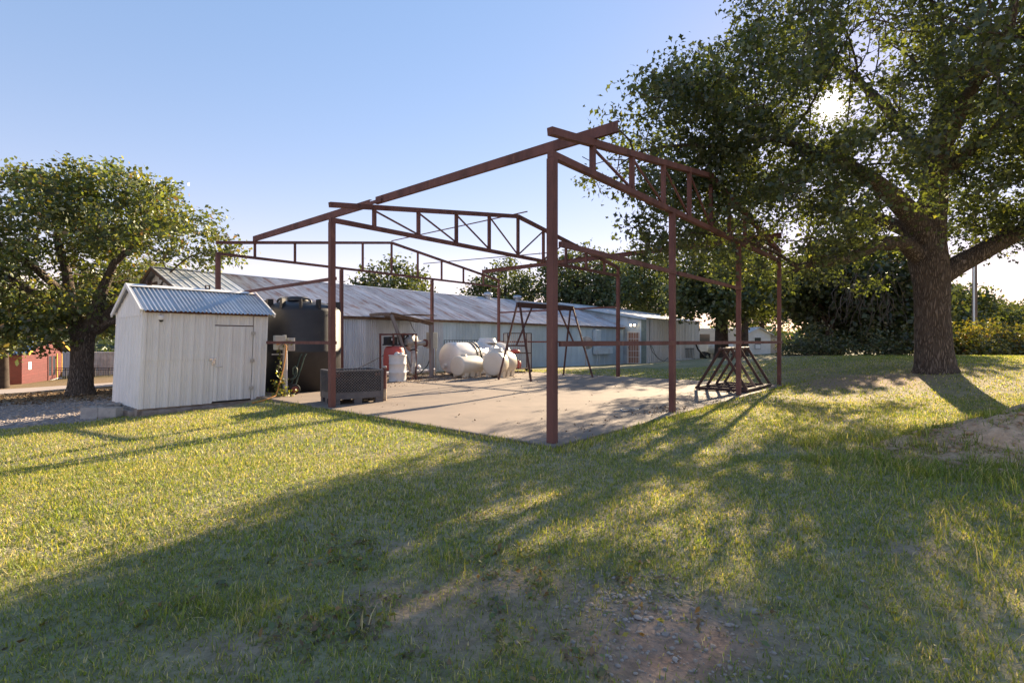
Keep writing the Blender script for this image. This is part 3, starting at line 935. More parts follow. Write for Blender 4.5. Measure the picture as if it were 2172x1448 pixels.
# ------------------------------------------------------------------ barn
PB, PR, SB0, SB1, ZE, ZR = 13.2, 18.2, 0.3, 26.3, 2.33, 4.06
barn = slab_thing('long_metal_barn', 'long low barn with corrugated metal walls and a rust-streaked gable roof', 'barn', SB0, PB, 0)
LB = SB1-SB0
nw = 33; ww = LB/nw
sheet_c = profile_sheet(ww, ZE+0.75, sine_prof(ww+.02, ww/8.0, 0.030), -0.75)
sheet_r = profile_sheet(ww, ZE+0.75, rib_prof(ww+.02, ww/4, 0.05, 0.02), -0.75)
m_c = m_r = None
for i in range(nw):
    x = i*ww
    if i < 12:
        if m_c is None: o = sheet_c.build('wall_sheet', M_GALV, barn); m_c = o.data
        else: o = link('wall_sheet', m_c, barn)
    else:
        if m_r is None: o = sheet_r.build('wall_sheet', M_BLUE, barn); m_r = o.data
        else: o = link('wall_sheet', m_r, barn)
    o.location = (x, -0.004*(i % 2), 0)
# back and gable walls
MB().bx(0, LB, 9.98, 10.0, -.75, ZE).build('back_wall', M_GALV, barn)
gp = rib_prof(10.0, 0.3, .05, .02)
for xx, nm in ((0.0, 'gable_wall'), (LB, 'gable_wall')):
    vs = []; fs = []
    for x, y in gp:
        yy = 10.0-x
        zt = ZE+(ZR-ZE)*(1-abs(yy-5.0)/5.0)-.06
        vs += [(xx+y, yy, -.75), (xx+y, yy, zt)]
    for i in range(len(gp)-1): fs.append((2*i, 2*i+2, 2*i+3, 2*i+1))
    MB().add(vs, fs).build(nm, M_LBLUE if xx > 1 else M_SHEDW, barn)
# roof sheets, each its own piece; front slope and back slope
nr = 34; rw = (LB+.5)/nr
run, drop = 5.18, (ZR-ZE)*5.18/5.0
meshes = {}
for sgn in (-1, 1):
    for i in range(nr):
        new = i < 3
        key = (sgn, new)
        if key not in meshes:
            pr = rib_prof(rw+.02, rw/3, .06, .02) if new else sine_prof(rw+.03, rw/11.0, .02)
            o = slope_sheet(0, run, drop, pr, 0, 5.0, ZR, sgn, 'roof_sheet', M_ROOFN if new else M_ROOF, barn)
            meshes[key] = o.data
        else:
            o = link('roof_sheet', meshes[key], barn)
        o.location = (-0.3+i*rw, 0, 0.006*(i % 2)+random.uniform(0, .006))
MB().add([(-.3, 5, ZR+.03), (LB+.2, 5, ZR+.03), (LB+.2, 4.8, ZR-.03), (-.3, 4.8, ZR-.03), (-.3, 5.2, ZR-.03), (LB+.2, 5.2, ZR-.03)], [(0, 3, 2, 1), (0, 1, 5, 4)]).build('ridge_cap', M_GALVR, barn)
MB().bx(-.25, LB, -.12, -.085, ZE-.15, ZE-.05).build('eave_board', M_WOOD, barn)
for sgn in (-1, 1):
    MB().bar((-.28, 5.0, ZR-.06), (-.28, 5.0+sgn*5.15, ZE-.10), .035, .13).build('rake_board', M_WOOD, barn)
for y in (.6, 1.7, 2.8, 3.9, 6.1, 7.2, 8.3, 9.4):
    z = ZE+(ZR-ZE)*(1-abs(y-5)/5)-.10
    MB().bx(-.3, .0, y-.03, y+.03, z-.08, z).build('purlin_end', M_WOOD, barn)
# small ragged dark boards at the open gable peak
for k, (y0, y1, z) in enumerate(((5.2, 6.6, 3.45), (5.4, 7.2, 3.2), (5.6, 7.4, 2.95))):
    MB().bx(-.05, -.02, y0, y1, z-.12, z+.11).build('gable_board', M_WOOD, barn)
# roof ventilators
GV = 'round ventilators on the barn roof'


def vent(s, p, z, sc_=1.0, label=''):
    t = slab_thing('roof_ventilator', label, 'vent', s, p, z, group=GV)
    MB().lathe([(.16*sc_, -.35), (.16*sc_, .18)], 20).build('stack', M_GALVR, t)
    MB().lathe([(.17*sc_, .16), (.27*sc_, .18), (.28*sc_, .30), (.22*sc_, .38), (0, .42)], 22).build('hood', M_GALVR, t)


def zroof(p): return ZR-(ZR-ZE)*abs(p-PR)/5.0


vent(17.75, 18.0, zroof(18.0), 1.05, 'round metal roof ventilator left of the A-frame hoist')
vent(20.6, 18.0, zroof(18.0), 1.05, 'round metal roof ventilator behind the A-frame hoist beam')
bx_ = slab_thing('roof_vent_box', 'small pale square vent box low on the barn roof above the black tank', 'vent', 3.05, 13.9, zroof(13.9))
MB().bx(-.17, .17, -.16, .16, -.2, .30).build('box', M_BOXG, bx_); MB().bx(-.2, .2, -.19, .19, .30, .34).build('cap', M_GALVR, bx_)

# ------------------------------------------------------------------ second building
B2S, B2P = 26.7, 11.7
b2 = slab_thing('white_metal_building', 'white ribbed metal building with a low roof at the far end of the barn', 'building', B2S, B2P, 0)
n2 = 11; w2 = 9.7/n2
sm = profile_sheet(w2, 2.9+.7, rib_prof(w2+.01, w2/3, .09, .05, False), -.7)
m2 = None
for i in range(n2):
    if m2 is None: o = sm.build('wall_sheet', solid('white_rib_sheet', (0.70, 0.72, 0.72), .5, 0, (0.62, 0.63, 0.62), 1.4, rnd=.04, stretch=(1, 1, .3)), b2); m2 = o.data
    else: o = link('wall_sheet', m2, b2)
    o.location = (i*w2, -.004*(i % 2), 0)
# end wall facing the barn, rising with the roof, in strips with the door opening left out
pr = rib_prof(7.2, 0.3, .05, .018)
DY0, DY1, DZ0, DZ1 = 0.45, 1.38, -0.24, 1.97
for (ya, yb, za) in ((0, DY0, -.7), (DY0, DY1, DZ1), (DY1, 7.0, -.7)):
    vs = []; fs = []
    n = max(2, int((yb-ya)/.15))
    for k in range(n+1):
        y = yb-(yb-ya)*k/n
        zt = 2.86+y*.188
        vs += [(-.004*(k % 2), y, za), (-.004*(k % 2), y, zt)]
    for k in range(n): fs.append((2*k, 2*k+2, 2*k+3, 2*k+1))
    MB().add(vs, fs).build('end_wall', M_LBLUE, b2)
MB().bx(-.03, .0, -.03, .34, -.7, 2.86).build('corner_trim', M_GREENTRIM, b2)
MB().bx(9.68, 9.72, 0, 14, -.7, 2.9).bx(0, 9.7, 13.98, 14.0, -.7, 2.9).build('back_wall', M_LBLUE, b2)
# door with bars
dr = MB().bx(.03, .07, DY0+.03, DY1-.03, DZ0, DZ1-.02).build('door', M_LIGHTWOOD, b2)
b = MB()
for k in range(5): y = DY0+.09+(DY1-DY0-.18)*k/4; b.bx(-.05, -.035, y-.011, y+.011, DZ0+.03, DZ1-.03)
for k in range(6): z = DZ0+.05+(DZ1-DZ0-.1)*k/5; b.bx(-.034, -.02, DY0+.04, DY1-.04, z-.016, z+.016)
b.build('security_bars', M_SHEDW, dr)
MB().bx(-.045, .03, DY0-.03, DY0+.03, DZ0, DZ1+.03).bx(-.045, .03, DY1-.03, DY1+.03, DZ0, DZ1+.03).bx(-.045, .03, DY0+.031, DY1-.031, DZ1-.02, DZ1+.03).build('door_frame', M_SHEDW, b2)
MB().bx(-.07, -.05, DY1-.12, DY1-.08, .82, .98).build('handle', M_CHROME, dr)
# roof
b = MB()
rise = .188*7.0
b.add([(-.25, -.15, 2.88), (9.9, -.15, 2.88), (9.9, 7.0, 2.90+rise), (-.25, 7.0, 2.90+rise), (-.25, 14.15, 2.88), (9.9, 14.15, 2.88),
       (-.25, -.15, 2.94), (9.9, -.15, 2.94), (9.9, 7.0, 2.97+rise), (-.25, 7.0, 2.97+rise), (-.25, 14.15, 2.94), (9.9, 14.15, 2.94)],
      [(0, 3, 2, 1), (3, 4, 5, 2), (6, 7, 8, 9), (9, 8, 11, 10), (0, 1, 7, 6), (4, 10, 11, 5), (0, 6, 9, 3), (3, 9, 10, 4), (1, 2, 8, 7), (2, 5, 11, 8)])
b.build('roof', M_ROOFN, b2)
MB().bar((-.27, -.16, 2.84), (-.27, 7.0, 2.86+rise), .02, .16).build('rake_trim', M_LBLUE, b2)
MB().bar((-.27, -.05, 2.71), (-.27, 6.9, 2.73+rise), .02, .05).build('rake_flashing', M_GREENTRIM, b2)
# floodlight
fl = slab_thing('floodlight', 'twin-bulb floodlight lit above the barred door', 'light', B2S-.03, B2P+.92, 2.5)
MB().lathe([(0, 0), (.06, 0), (.06, .03), (0, .03)], 14, Matrix.Rotation(R(-90), 4, 'Y')).build('mount', M_DARK, fl)
for sg in (-1, 1):
    h = MB().lathe([(.02, 0), (.035, .08), (.075, .17), (.075, .20)], 14, Matrix.Translation((-.04, sg*.05, 0)) @ Matrix.Rotation(R(-62*1.9), 4, Vector((-.25, 1, sg*.3)))).build('lamp_head', M_SHEDW, fl)
    MB().lathe([(0, .15), (.07, .19), (.06, .235), (.03, .26), (0, .265)], 14, Matrix.Translation((-.04, sg*.05, 0)) @ Matrix.Rotation(R(-62*1.9), 4, Vector((-.25, 1, sg*.3)))).build('bulb', M_BULB, h)
# cable loops on the white wall
cb = slab_thing('wall_cable', 'black cable drooping down the white ribbed wall', 'cable', B2S, B2P-.06, 0)
MB().tube([(.45, 0, 2.8), (.42, 0, 1.9), (.38, 0, 1.3), (.42, 0, 1.15), (.7, -.05, .6), (1.3, -.2, .15), (2.0, -.3, -.12), (2.6, -.25, .05), (3.2, -.1, .15)], .018, 6).tube([(.4, 0, 1.2), (.9, -.02, .8), (1.2, -.05, .4), (1.35, -.2, .1)], .014, 6).build('cable', M_RUBBER, cb)
dn = slab_thing('drain_pipe', 'black corrugated drain pipe leaning at the far end of the white wall', 'pipe', B2S+8.5, B2P-.12, 0)
MB().tube([(0, 0, 1.2), (.25, -.1, .7), (.75, -.4, .1), (1.0, -.6, -.12)], .07, 8).build('pipe', M_RUBBER, dn)
gt = slab_thing('iron_grate', 'small black iron grate leaning on the white ribbed wall', 'grate', B2S+6.6, B2P-.15, -.2)
b = MB()
for k in range(9): b.bar((k*.2, 0, 0), (k*.2, .05, 1.0), .025)
b.bar((-.1, .05, .92), (1.7, .05, .92), .03); b.bar((-.1, 0.01, .12), (1.7, 0.01, .12), .03)
b.build('bars', M_IRON, gt)
# scrap lengths on the ground by the wall
for k, (x, y, l, a, lab) in enumerate(((4.2, -.5, 1.0, 10, 'white scrap sheet lying at the foot of the white wall, nearest the door'), (5.6, -.6, 1.3, -14, 'white scrap sheet lying at the foot of the white wall, beside the iron grate'))):
    t = slab_thing('scrap_sheet', lab, 'scrap', B2S+x, B2P+y, float(ground_z(*W(B2S+x, B2P+y)[:2]))+.05, R(a), 'scrap sheets at the white wall')
    MB().box((0, 0, .02), (l, .3, .03)).box((.1, .05, .08), (l*.7, .2, .02)).build('sheet', M_PVC, t)

# barn wall fittings: cabinet, dish, grey box on pole, white pipe, wall box
cab = slab_thing('electrical_cabinet', 'pale blue-grey electrical cabinet with a wide trough on the barn wall', 'cabinet', 22.5, 12.95, 0)
bevel(MB().bx(-.25, .35, -.05, .2, .95, 2.05).build('cabinet', M_LBLUE, cab), .015)
bevel(MB().bx(-.3, 1.75, -.1, .14, .50, .945).build('wire_trough', M_LBLUE, cab), .015)
for x in (.0, .25, .9): MB().tube([(x, .05, -.4), (x, .05, .5)], .035 if x < .5 else .025, 8).build('conduit', M_LBLUE, cab)
dsh = slab_thing('satellite_dish', 'grey satellite dish on a thin mast at the barn wall', 'dish', 20.4, 12.5, 0)
MB().tube([(0, 0, -.4), (0, 0, 1.1)], .03, 8).build('mast', M_GALVPOST, dsh)
mm = Matrix.Translation((0, -.05, 1.2)) @ Matrix.Rotation(R(72), 4, Vector((-.25, 1, 0)))
MB().lathe([(0, 0), (.2, .025), (.38, .09), (.40, .10)], 26, mm).build('reflector', M_GREY, dsh)
MB().tube([(.05, -.05, .95), (.45, -.1, 1.12), (.66, -.1, 1.24)], .02, 6).build('feed_arm', M_GALVPOST, dsh)
MB().box((.7, -.1, 1.28), (.14, .08, .12)).build('receiver', M_DARK, dsh)
gb = slab_thing('meter_box', 'grey-green electrical enclosure on a thin pole next to the awning post', 'enclosure', 7.55, 11.35, 0)
bevel(MB().bx(-.2, .2, -.1, .1, 1.06, 1.68).build('enclosure', M_BOXG, gb), .015)
MB().tube([(.2, .0, -.1), (.2, 0, 1.06)], .022, 8).build('pole', M_BOXG, gb)
MB().tube([(-.05, 0, 1.06), (-.1, -.02, .7), (-.3, -.1, .4), (-.8, -.3, .15), (-1.2, -.4, .05)], .018, 6).build('cable', M_RUBBER, gb)
pp = slab_thing('white_pipe', 'long white plastic pipe lying along the foot of the barn wall', 'pipe', 4.6, 12.0, .12)
MB().tube([(0, 0, 0), (1.9, 0, .0), (3.6, 0, .02)], .075, 12).build('pipe', M_PVC, pp)
MB().tube([(3.35, -.0, .02), (3.62, 0, .02)], .10, 12).build('coupling', M_PVC, pp)
# ------------------------------------------------------------------ awning
aw = slab_thing('lean_to_awning', 'crooked wooden lean-to awning with a tin roof at the barn wall', 'awning', 4.9, 10.4, 0)
LF, RF, LBk, RBk = (0.05, 0, 2.27), (1.9, 0, 1.98), (1.05, 2.75, 2.42), (3.1, 2.75, 2.32)


def lerp3(a, b, t): return tuple(x*(1-t)+y*t for x, y in zip(a, b))


nsh = 4
for i in range(nsh):
    vs = []; fs = []; pr = sine_prof(1.0, 1/7.0, .022)
    for x, d in pr:
        u = (i+x)/nsh
        a = lerp3(LF, RF, u); c = lerp3(LBk, RBk, u)
        vs += [(a[0], a[1]-.08, a[2]-d+.03), (c[0], c[1], c[2]-d+.03)]
    for k in range(len(pr)-1): fs.append((2*k, 2*k+2, 2*k+3, 2*k+1))
    MB().add(vs, fs, True).build('roof_sheet', M_ROOF, aw)
MB().bar(LF, RF, .05, .12).build('beam', M_WOOD, aw)
MB().bar((LF[0], .06, LF[2]-.02), (LBk[0], LBk[1], LBk[2]-.06), .05, .10).build('rafter', M_WOOD, aw)
for t in (.33, .66, 1.0):
    a = lerp3(LF, RF, t); c = lerp3(LBk, RBk, t)
    MB().bar((a[0]-.01, .06, a[2]-.03), (c[0], c[1], c[2]-.06), .05, .10).build('rafter', M_WOOD, aw)
MB().bar((1.84, .02, -.02), (1.8, .0, 1.93), .11, .11).build('post', M_WOODG, aw)
MB().bar((.78, -.12, 0.35), (0.02, -.07, 2.22), .085, .10).build('leaning_prop', M_WOODG, aw)
MB().box((1.4, .1, 2.28), (1.1, .6, .02), rz=.1).build('plywood_scrap', M_WOOD, aw)

# drum, red tank, blower
dm = thing('white_drum', 'white steel drum with two rolling hoops in front of the red tank', 'drum', (-3.82, 17.0, 0))
MB().lathe([(0, 0), (.285, 0), (.29, .015), (.283, .03), (.283, .28), (.296, .295), (.283, .31), (.283, .57), (.296, .585), (.283, .60), (.283, .85)], 36).build('body', M_DRUM, dm)
MB().lathe([(.283, .84), (.302, .85), (.302, .885), (.26, .885), (.25, .86), (0, .86)], 36).build('lid', M_DRUM, dm)
bg_ = thing('white_bag', 'crumpled pale bag on the lid of the white drum', 'bag', (-3.76, 16.95, .875))
MB().lathe([(0, 0), (.08, 0), (.10, .04), (.06, .09), (0, .11)], 12, Matrix.Translation((-.07, 0, 0))).lathe([(0, 0), (.075, 0), (.09, .04), (.05, .08), (0, .095)], 12, Matrix.Translation((.07, -.02, 0))).build('bag', M_TANKW, bg_)
rt = slab_thing('red_tank', 'faded red tank with a black engine behind the white drum', 'tank', 5.05, 10.35, 0)
b = MB(); b.lathe([(0, .35), (.36, .35), (.37, .42), (.37, .85), (.33, 1.08), (.28, 1.16), (0, 1.18)], 28); b.build('tank', M_RED, rt)
bevel(MB().box((-.12, .05, 1.36), (.36, .34, .26)).build('engine', M_DARK, rt), .03)
bevel(MB().box((-.30, -.02, 1.34), (.14, .2, .22)).box((-.12, .0, 1.22), (.5, .36, .05)).build('engine_cover', M_RUBBER, rt), .02)
MB().box((-.16, -.125, 1.40), (.09, .01, .08)).build('sticker', M_PAPER, rt)
for x, y in ((-.3, -.3), (.3, -.3), (-.3, .3), (.3, .3)): MB().bar((x*.9, y*.9, 0), (x*.8, y*.8, .5), .04).build('leg', M_RUSTD, rt)
bl = slab_thing('blower_machine', 'rusty-framed blower with a grey fan housing and a hanging duct beside the drum', 'machine', 5.85, 10.2, 0)
for x, y in ((0, 0), (-.95, .75), (0, .75)): MB().bar((x, y, -.03), (x, y, 1.6), .05).build('leg', M_RUST, bl)
MB().bar((-.95, 0, .9), (-.95, 0, 1.6), .05).build('leg', M_RUST, bl)
for a, c in (((-.98, 0, 1.58), (.03, 0, 1.58)), ((-.98, .75, 1.58), (.03, .75, 1.58)), ((0, .03, 1.56), (0, .72, 1.56)), ((-.95, .03, 1.56), (-.95, .72, 1.56)), ((0, 0, .1), (-.95, .5, .45))): MB().bar(a, c, .045).build('frame_rail', M_RUST, bl)
mf = Matrix.Translation((.05, .3, 1.3)) @ Matrix.Rotation(R(90), 4, 'X') @ Matrix.Rotation(R(20), 4, 'Y')
MB().lathe([(0, -.1), (.30, -.1), (.32, -.06), (.32, .06), (.30, .1), (0, .1)], 28, mf).build('fan_housing', M_GREY, bl)
mf = Matrix.Translation((-.35, .2, 1.38)) @ Matrix.Rotation(R(90), 4, 'X')
b = MB().lathe([(.2, -.03), (.24, -.03), (.24, .03), (.2, .03), (.2, -.03)], 24, mf)
for k in range(4): b.bar((-.35-.2*math.cos(k*.785), .2, 1.38-.2*math.sin(k*.785)), (-.35+.2*math.cos(k*.785), .2, 1.38+.2*math.sin(k*.785)), .03)
b.build('flywheel', M_DARK, bl)
MB().tube([(-.35, .1, 1.32), (-.1, .12, 1.3)], .11, 14).build('inlet_pipe', M_GREY, bl)
MB().tube([(.1, .25, 1.27), (.62, .25, 1.27)], .09, 14).build('outlet_pipe', M_GREY, bl)
MB().tube([(.60, .25, 1.27), (.66, .25, 1.27)], .14, 16).build('flange', M_RUST, bl)
MB().tube([(.05, .2, 1.1), (.0, .1, .95), (-.05, .06, .6), (-.15, .02, .3), (-.25, .0, .2)], [.12, .11, .10, .10, .10], 12).build('duct', M_GREY, bl)
MB().tube([(.02, .13, 1.02), (.01, .115, .98)], .125, 14).build('duct_clamp', M_RUBBER, bl)
MB().bar((-.2, 0, .22), (-.55, -.05, .85), .1, .02).build('chute', M_GREY, bl)
MB().tube([(.07, -.02, .48), (.16, -.02, .42), (.17, -.02, .3)], .05, 10).build('valve', M_PVC, bl)
cb2 = slab_thing('power_cable', 'black cable running from the barn eave to the blower', 'cable', 5.9, 10.3, 0)
MB().tube([(0, 0, 1.65), (.5, .8, 1.85), (1.2, 1.9, 2.2)], .012, 6).build('cable', M_RUBBER, cb2)
rp_ = slab_thing('thin_rope', 'thin pale rope strung from the red tank to the frame post', 'rope', 3.9, 11.5, 0)
MB().tube([(0, 0, .25), (.4, -.6, .55), (.85, -1.1, .9)], .01, 5).build('rope', M_WOOD, rp_)

# ------------------------------------------------------------------ plastic tanks
def leg_tank(name, label, loc, rz, rad, length, mat, cat='tank', ribs=(), lip=0.06, foot=0.1, man=(0.5, .17, .1)):
    t = thing(name, label, cat, loc, rz)
    zc_ = rad+foot*.5
    m = Matrix.Translation((0, 0, zc_)) @ Matrix.Rotation(R(90), 4, 'Y')
    prof = [(0, -.05*rad), (rad*.5, -.045*rad), (rad*.84, -.02*rad), (rad*.94, rad*.03), (rad*.985, rad*.09), (rad, rad*.17)]
    for rx in ribs: prof += [(rad, rx-.02), (rad*.985, rx-.008), (rad*.985, rx+.008), (rad, rx+.02)]
    prof += [(rad, length-rad*.17), (rad*.985, length-rad*.09), (rad*.94, length-rad*.03), (rad*.84, length+.02*rad), (rad*.5, length+.045*rad), (0, length+.05*rad)]
    MB().lathe(prof, 48, m).build('body', mat, t)
    for k, x in enumerate((length*.2, length*.5, length*.8)):
        w = length*.09
        for sg in (-1, 1):
            b = MB()
            vs = [(x-w, sg*rad*.86, rad*.55), (x+w, sg*rad*.86, rad*.55), (x+w, sg*rad*.78, 0), (x-w, sg*rad*.78, 0),
                  (x-w, sg*rad*.3, rad*.5), (x+w, sg*rad*.3, rad*.5), (x+w, sg*rad*.3, 0), (x-w, sg*rad*.3, 0)]
            b.add(vs, [(0, 1, 2, 3), (7, 6, 5, 4), (3, 2, 6, 7), (0, 3, 7, 4), (1, 5, 6, 2)])
            o = b.build('foot', mat, t); bevel(o, .02, 2)
    x, r, h_ = man
    mh = Matrix.Translation((length*x, 0, zc_+rad-.03))
    MB().lathe([(r*1.15, 0), (r*1.1, h_*.6), (r, h_*.65), (r, h_+.02), (r*.9, h_+.04), (0, h_+.045)], 24, mh).build('manway', mat, t)
    return t


bt = leg_tank('horizontal_tank', 'large white horizontal tank with twin black straps against the barn wall', W(8.05, 10.95, .02), ROT, .61, 3.15, M_TANKW, ribs=(1.75, 2.4), man=(.70, .36, .16))
for x in (1.02, 1.22):
    m = Matrix.Translation((x, 0, .66)) @ Matrix.Rotation(R(90), 4, 'Y')
    MB().lathe([(.608, -.045), (.628, -.045), (.628, .045), (.608, .045)], 48, m).build('strap', M_RUBBER, bt)
MB().tube([(-.02, .12, .35), (-.16, .12, .35)], .09, 14).build('outlet', M_TANKW, bt)
leg_tank('leg_tank', 'small cream leg tank with a capped fill neck, in front of the large white tank', W(7.35, 9.72, 0), ROT+R(4), .37, 1.15, M_TANKC, ribs=(), man=(.33, .11, .05))
leg_tank('leg_tank', 'cream leg tank with its round end forward, behind the left leg of the A-frame hoist', Vector((-.72, 18.75, 0)), R(62), .46, 1.15, M_TANKC, ribs=(.45,), man=(.3, .2, .1))

# ------------------------------------------------------------------ cage cart
cc = slab_thing('cage_cart', 'tall narrow wire cage cart on castors beside the A-frame hoist', 'cart', 10.9, 10.35, 0, R(-35))
CW, CD, CH = 1.05, .75, 1.68
for x in (0, CW):
    for y in (0, CD):
        MB().bar((x, y, .13), (x, y, CH), .035).build('upright', M_RUSTD, cc)
        m = Matrix.Translation((x, y, .06)) @ Matrix.Rotation(R(90), 4, 'X')
        MB().lathe([(0, -.02), (.06, -.02), (.06, .02), (0, .02)], 14, m).build('castor', M_RUBBER, cc)
b = MB()
for z in (.15, .82, CH):
    for a, c in (((0, 0, z), (CW, 0, z)), ((0, CD, z), (CW, CD, z)), ((0, 0, z), (0, CD, z)), ((CW, 0, z), (CW, CD, z))): b.bar(a, c, .028)
b.build('rail', M_RUSTD, cc)
b = MB()
for k in range(1, 12):
    for y in (0, CD): b.bar((CW*k/12, y, .15), (CW*k/12, y, CH), .012)
for k in range(1, 8):
    for x in (0, CW): b.bar((x, CD*k/8, .15), (x, CD*k/8, CH), .012)
b.build('wire_bars', M_GREY, cc)
MB().bx(.02, CW-.02, .02, CD-.02, .13, .15).bx(.02, CW-.02, .02, CD-.02, .80, .82).build('deck', M_RUSTD, cc)
bc = slab_thing('red_bundle', 'small faded red bundle on the upper deck of the cage cart', 'bundle', 11.25, 10.25, .83)
MB().lathe([(0, 0), (.2, 0), (.24, .06), (.16, .14), (0, .17)], 14).build('bundle', M_RED, bc)
rj = slab_thing('red_jug', 'faded red jug on the lower deck of the cage cart', 'jug', 11.45, 10.25, .16)
MB().lathe([(0, 0), (.13, 0), (.15, .1), (.14, .28), (.06, .34), (.04, .36), (0, .37)], 14).build('jug', M_RED, rj)
rk0 = slab_thing('wire_rack_panel', 'dark wire panel standing behind the large white tank', 'rack', 8.9, 12.15, 0)
b = MB()
for k in range(18): b.bar((k*.15, 0, .9), (k*.15, 0, 1.38), .014)
for z in (.9, 1.15, 1.38): b.bar((0, 0, z), (2.55, 0, z), .018)
for x in (0, 2.55): b.bar((x, 0, -.1), (x, 0, 1.38), .02)
b.build('wires', M_IRON, rk0)

# ------------------------------------------------------------------ A-frame hoist
ah = slab_thing('hoist_frame', 'dark rusty A-frame hoist with four splayed legs and a heavy top beam', 'hoist', 7.75, 7.2, 0)
AH = 2.58
MB().bar((.05, 0, AH), (3.0, -.3, AH), .10, .17).build('beam', M_RUSTD, ah)
for xt, ya, xf, yf, xb, yb in ((.12, 0.0, -.02, -.66, -.1, .72), (2.9, -.3, 3.02, -1.15, 3.38, .42)):
    for (x, y) in ((xf, yf), (xb, yb)):
        MB().bar((x, y, 0), (xt, ya+(.05 if y > ya else -.05), AH+.05), .055).build('leg', M_HOIST, ah)
    q_ = .46
    a = lerp3((xf, yf, 0), (xt, ya, AH), q_); c = lerp3((xb, yb, 0), (xt, ya, AH), q_)
    MB().bar(a, c, .05).build('crossbar', M_HOIST, ah)
    mid = lerp3(a, c, .5)
    xx = .75 if xt < 1 else 2.2
    MB().bar(mid, (xx, -.1*xx, AH-.08), .045).build('knee_brace', M_HOIST, ah)

# ------------------------------------------------------------------ pipe rack
pk = slab_thing('pipe_rack', 'dark welded pipe trestle rack with a ridge bar near the right side of the slab', 'rack', 8.55, 0.03, 0)
RW, RL, RH = 1.28, 2.25, 1.13
for y in (0, RW): MB().tube([(-.05, y, .06), (RL+.05, y, .06)], .05, 10).build('base_rail', M_RUSTD, pk)
for x in (0.0, .75, 1.5, RL): MB().tube([(x, .05, .05), (x, RW-.05, .05)], .045, 10).build('base_crosspipe', M_RUSTD, pk)
MB().tube([(-.12, RW/2, RH), (RL+.15, RW/2, RH)], .045, 10).build('ridge_bar', M_PIPE, pk)
for x in (0.0, .75, 1.5, RL):
    for y in (0, RW):
        MB().tube([(x+.02, y, .08), (x+.02+(.0), RW/2+(.03 if y > 0 else -.03), RH-.02)], .038, 10).build('leg', M_PIPE if (x == .75 and y == 0) else M_RUSTD, pk)

# ------------------------------------------------------------------ trees
def unit(v): return v/np.maximum(1e-9, np.linalg.norm(v, axis=-1, keepdims=True))


LEAF6 = np.array([(0, 0), (.40, .12), (.62, .36), (.76, .16), (1, 0), (.76, -.16), (.62, -.36), (.40, -.12)])
LEAF4 = np.array([(0, 0), (.55, .30), (1, 0), (.55, -.30)])


def leaf_cloud(centres, per, spread, size, rng, cols, weights, shape=LEAF4, up=0.55, droop=0.15, flat=0.7):
    n = len(centres)*per
    c = np.repeat(centres, per, axis=0)
    off = np.clip(rng.normal(0, 1, (n, 3)), -1.9, 1.9)*np.array([spread, spread, spread*flat])
    p = c+off
    nr_ = unit(rng.normal(0, 1, (n, 3))+np.array([0, 0, up]))
    d = unit(np.cross(nr_, rng.normal(0, 1, (n, 3))))
    d[:, 2] -= droop; d = unit(d)
    w = unit(np.cross(nr_, d))
    L = size*rng.uniform(.5, 1.4, n)
    k = len(shape)
    bend = -0.18*(shape[:, 0]**2)
    v = p[:, None, :]+d[:, None, :]*(shape[None, :, 0, None]*L[:, None, None])+w[:, None, :]*(shape[None, :, 1, None]*L[:, None, None]) \
        + nr_[:, None, :]*((bend[None, :, None]+0.14*np.abs(shape[None, :, 1, None]))*L[:, None, None])
    ci = rng.choice(len(cols), n, p=np.array(weights)/sum(weights))
    cl = np.asarray(cols)[ci]*rng.uniform(.7, 1.3, (n, 1))
    # whole sprays share a tint
    tint = np.repeat(rng.uniform(.6, 1.4, (len(centres), 1)), per, axis=0)
    cl = np.clip(cl*tint, 0, 1)
    return v.reshape(-1, 3), np.arange(n*k), k, np.repeat(cl, k, axis=0)


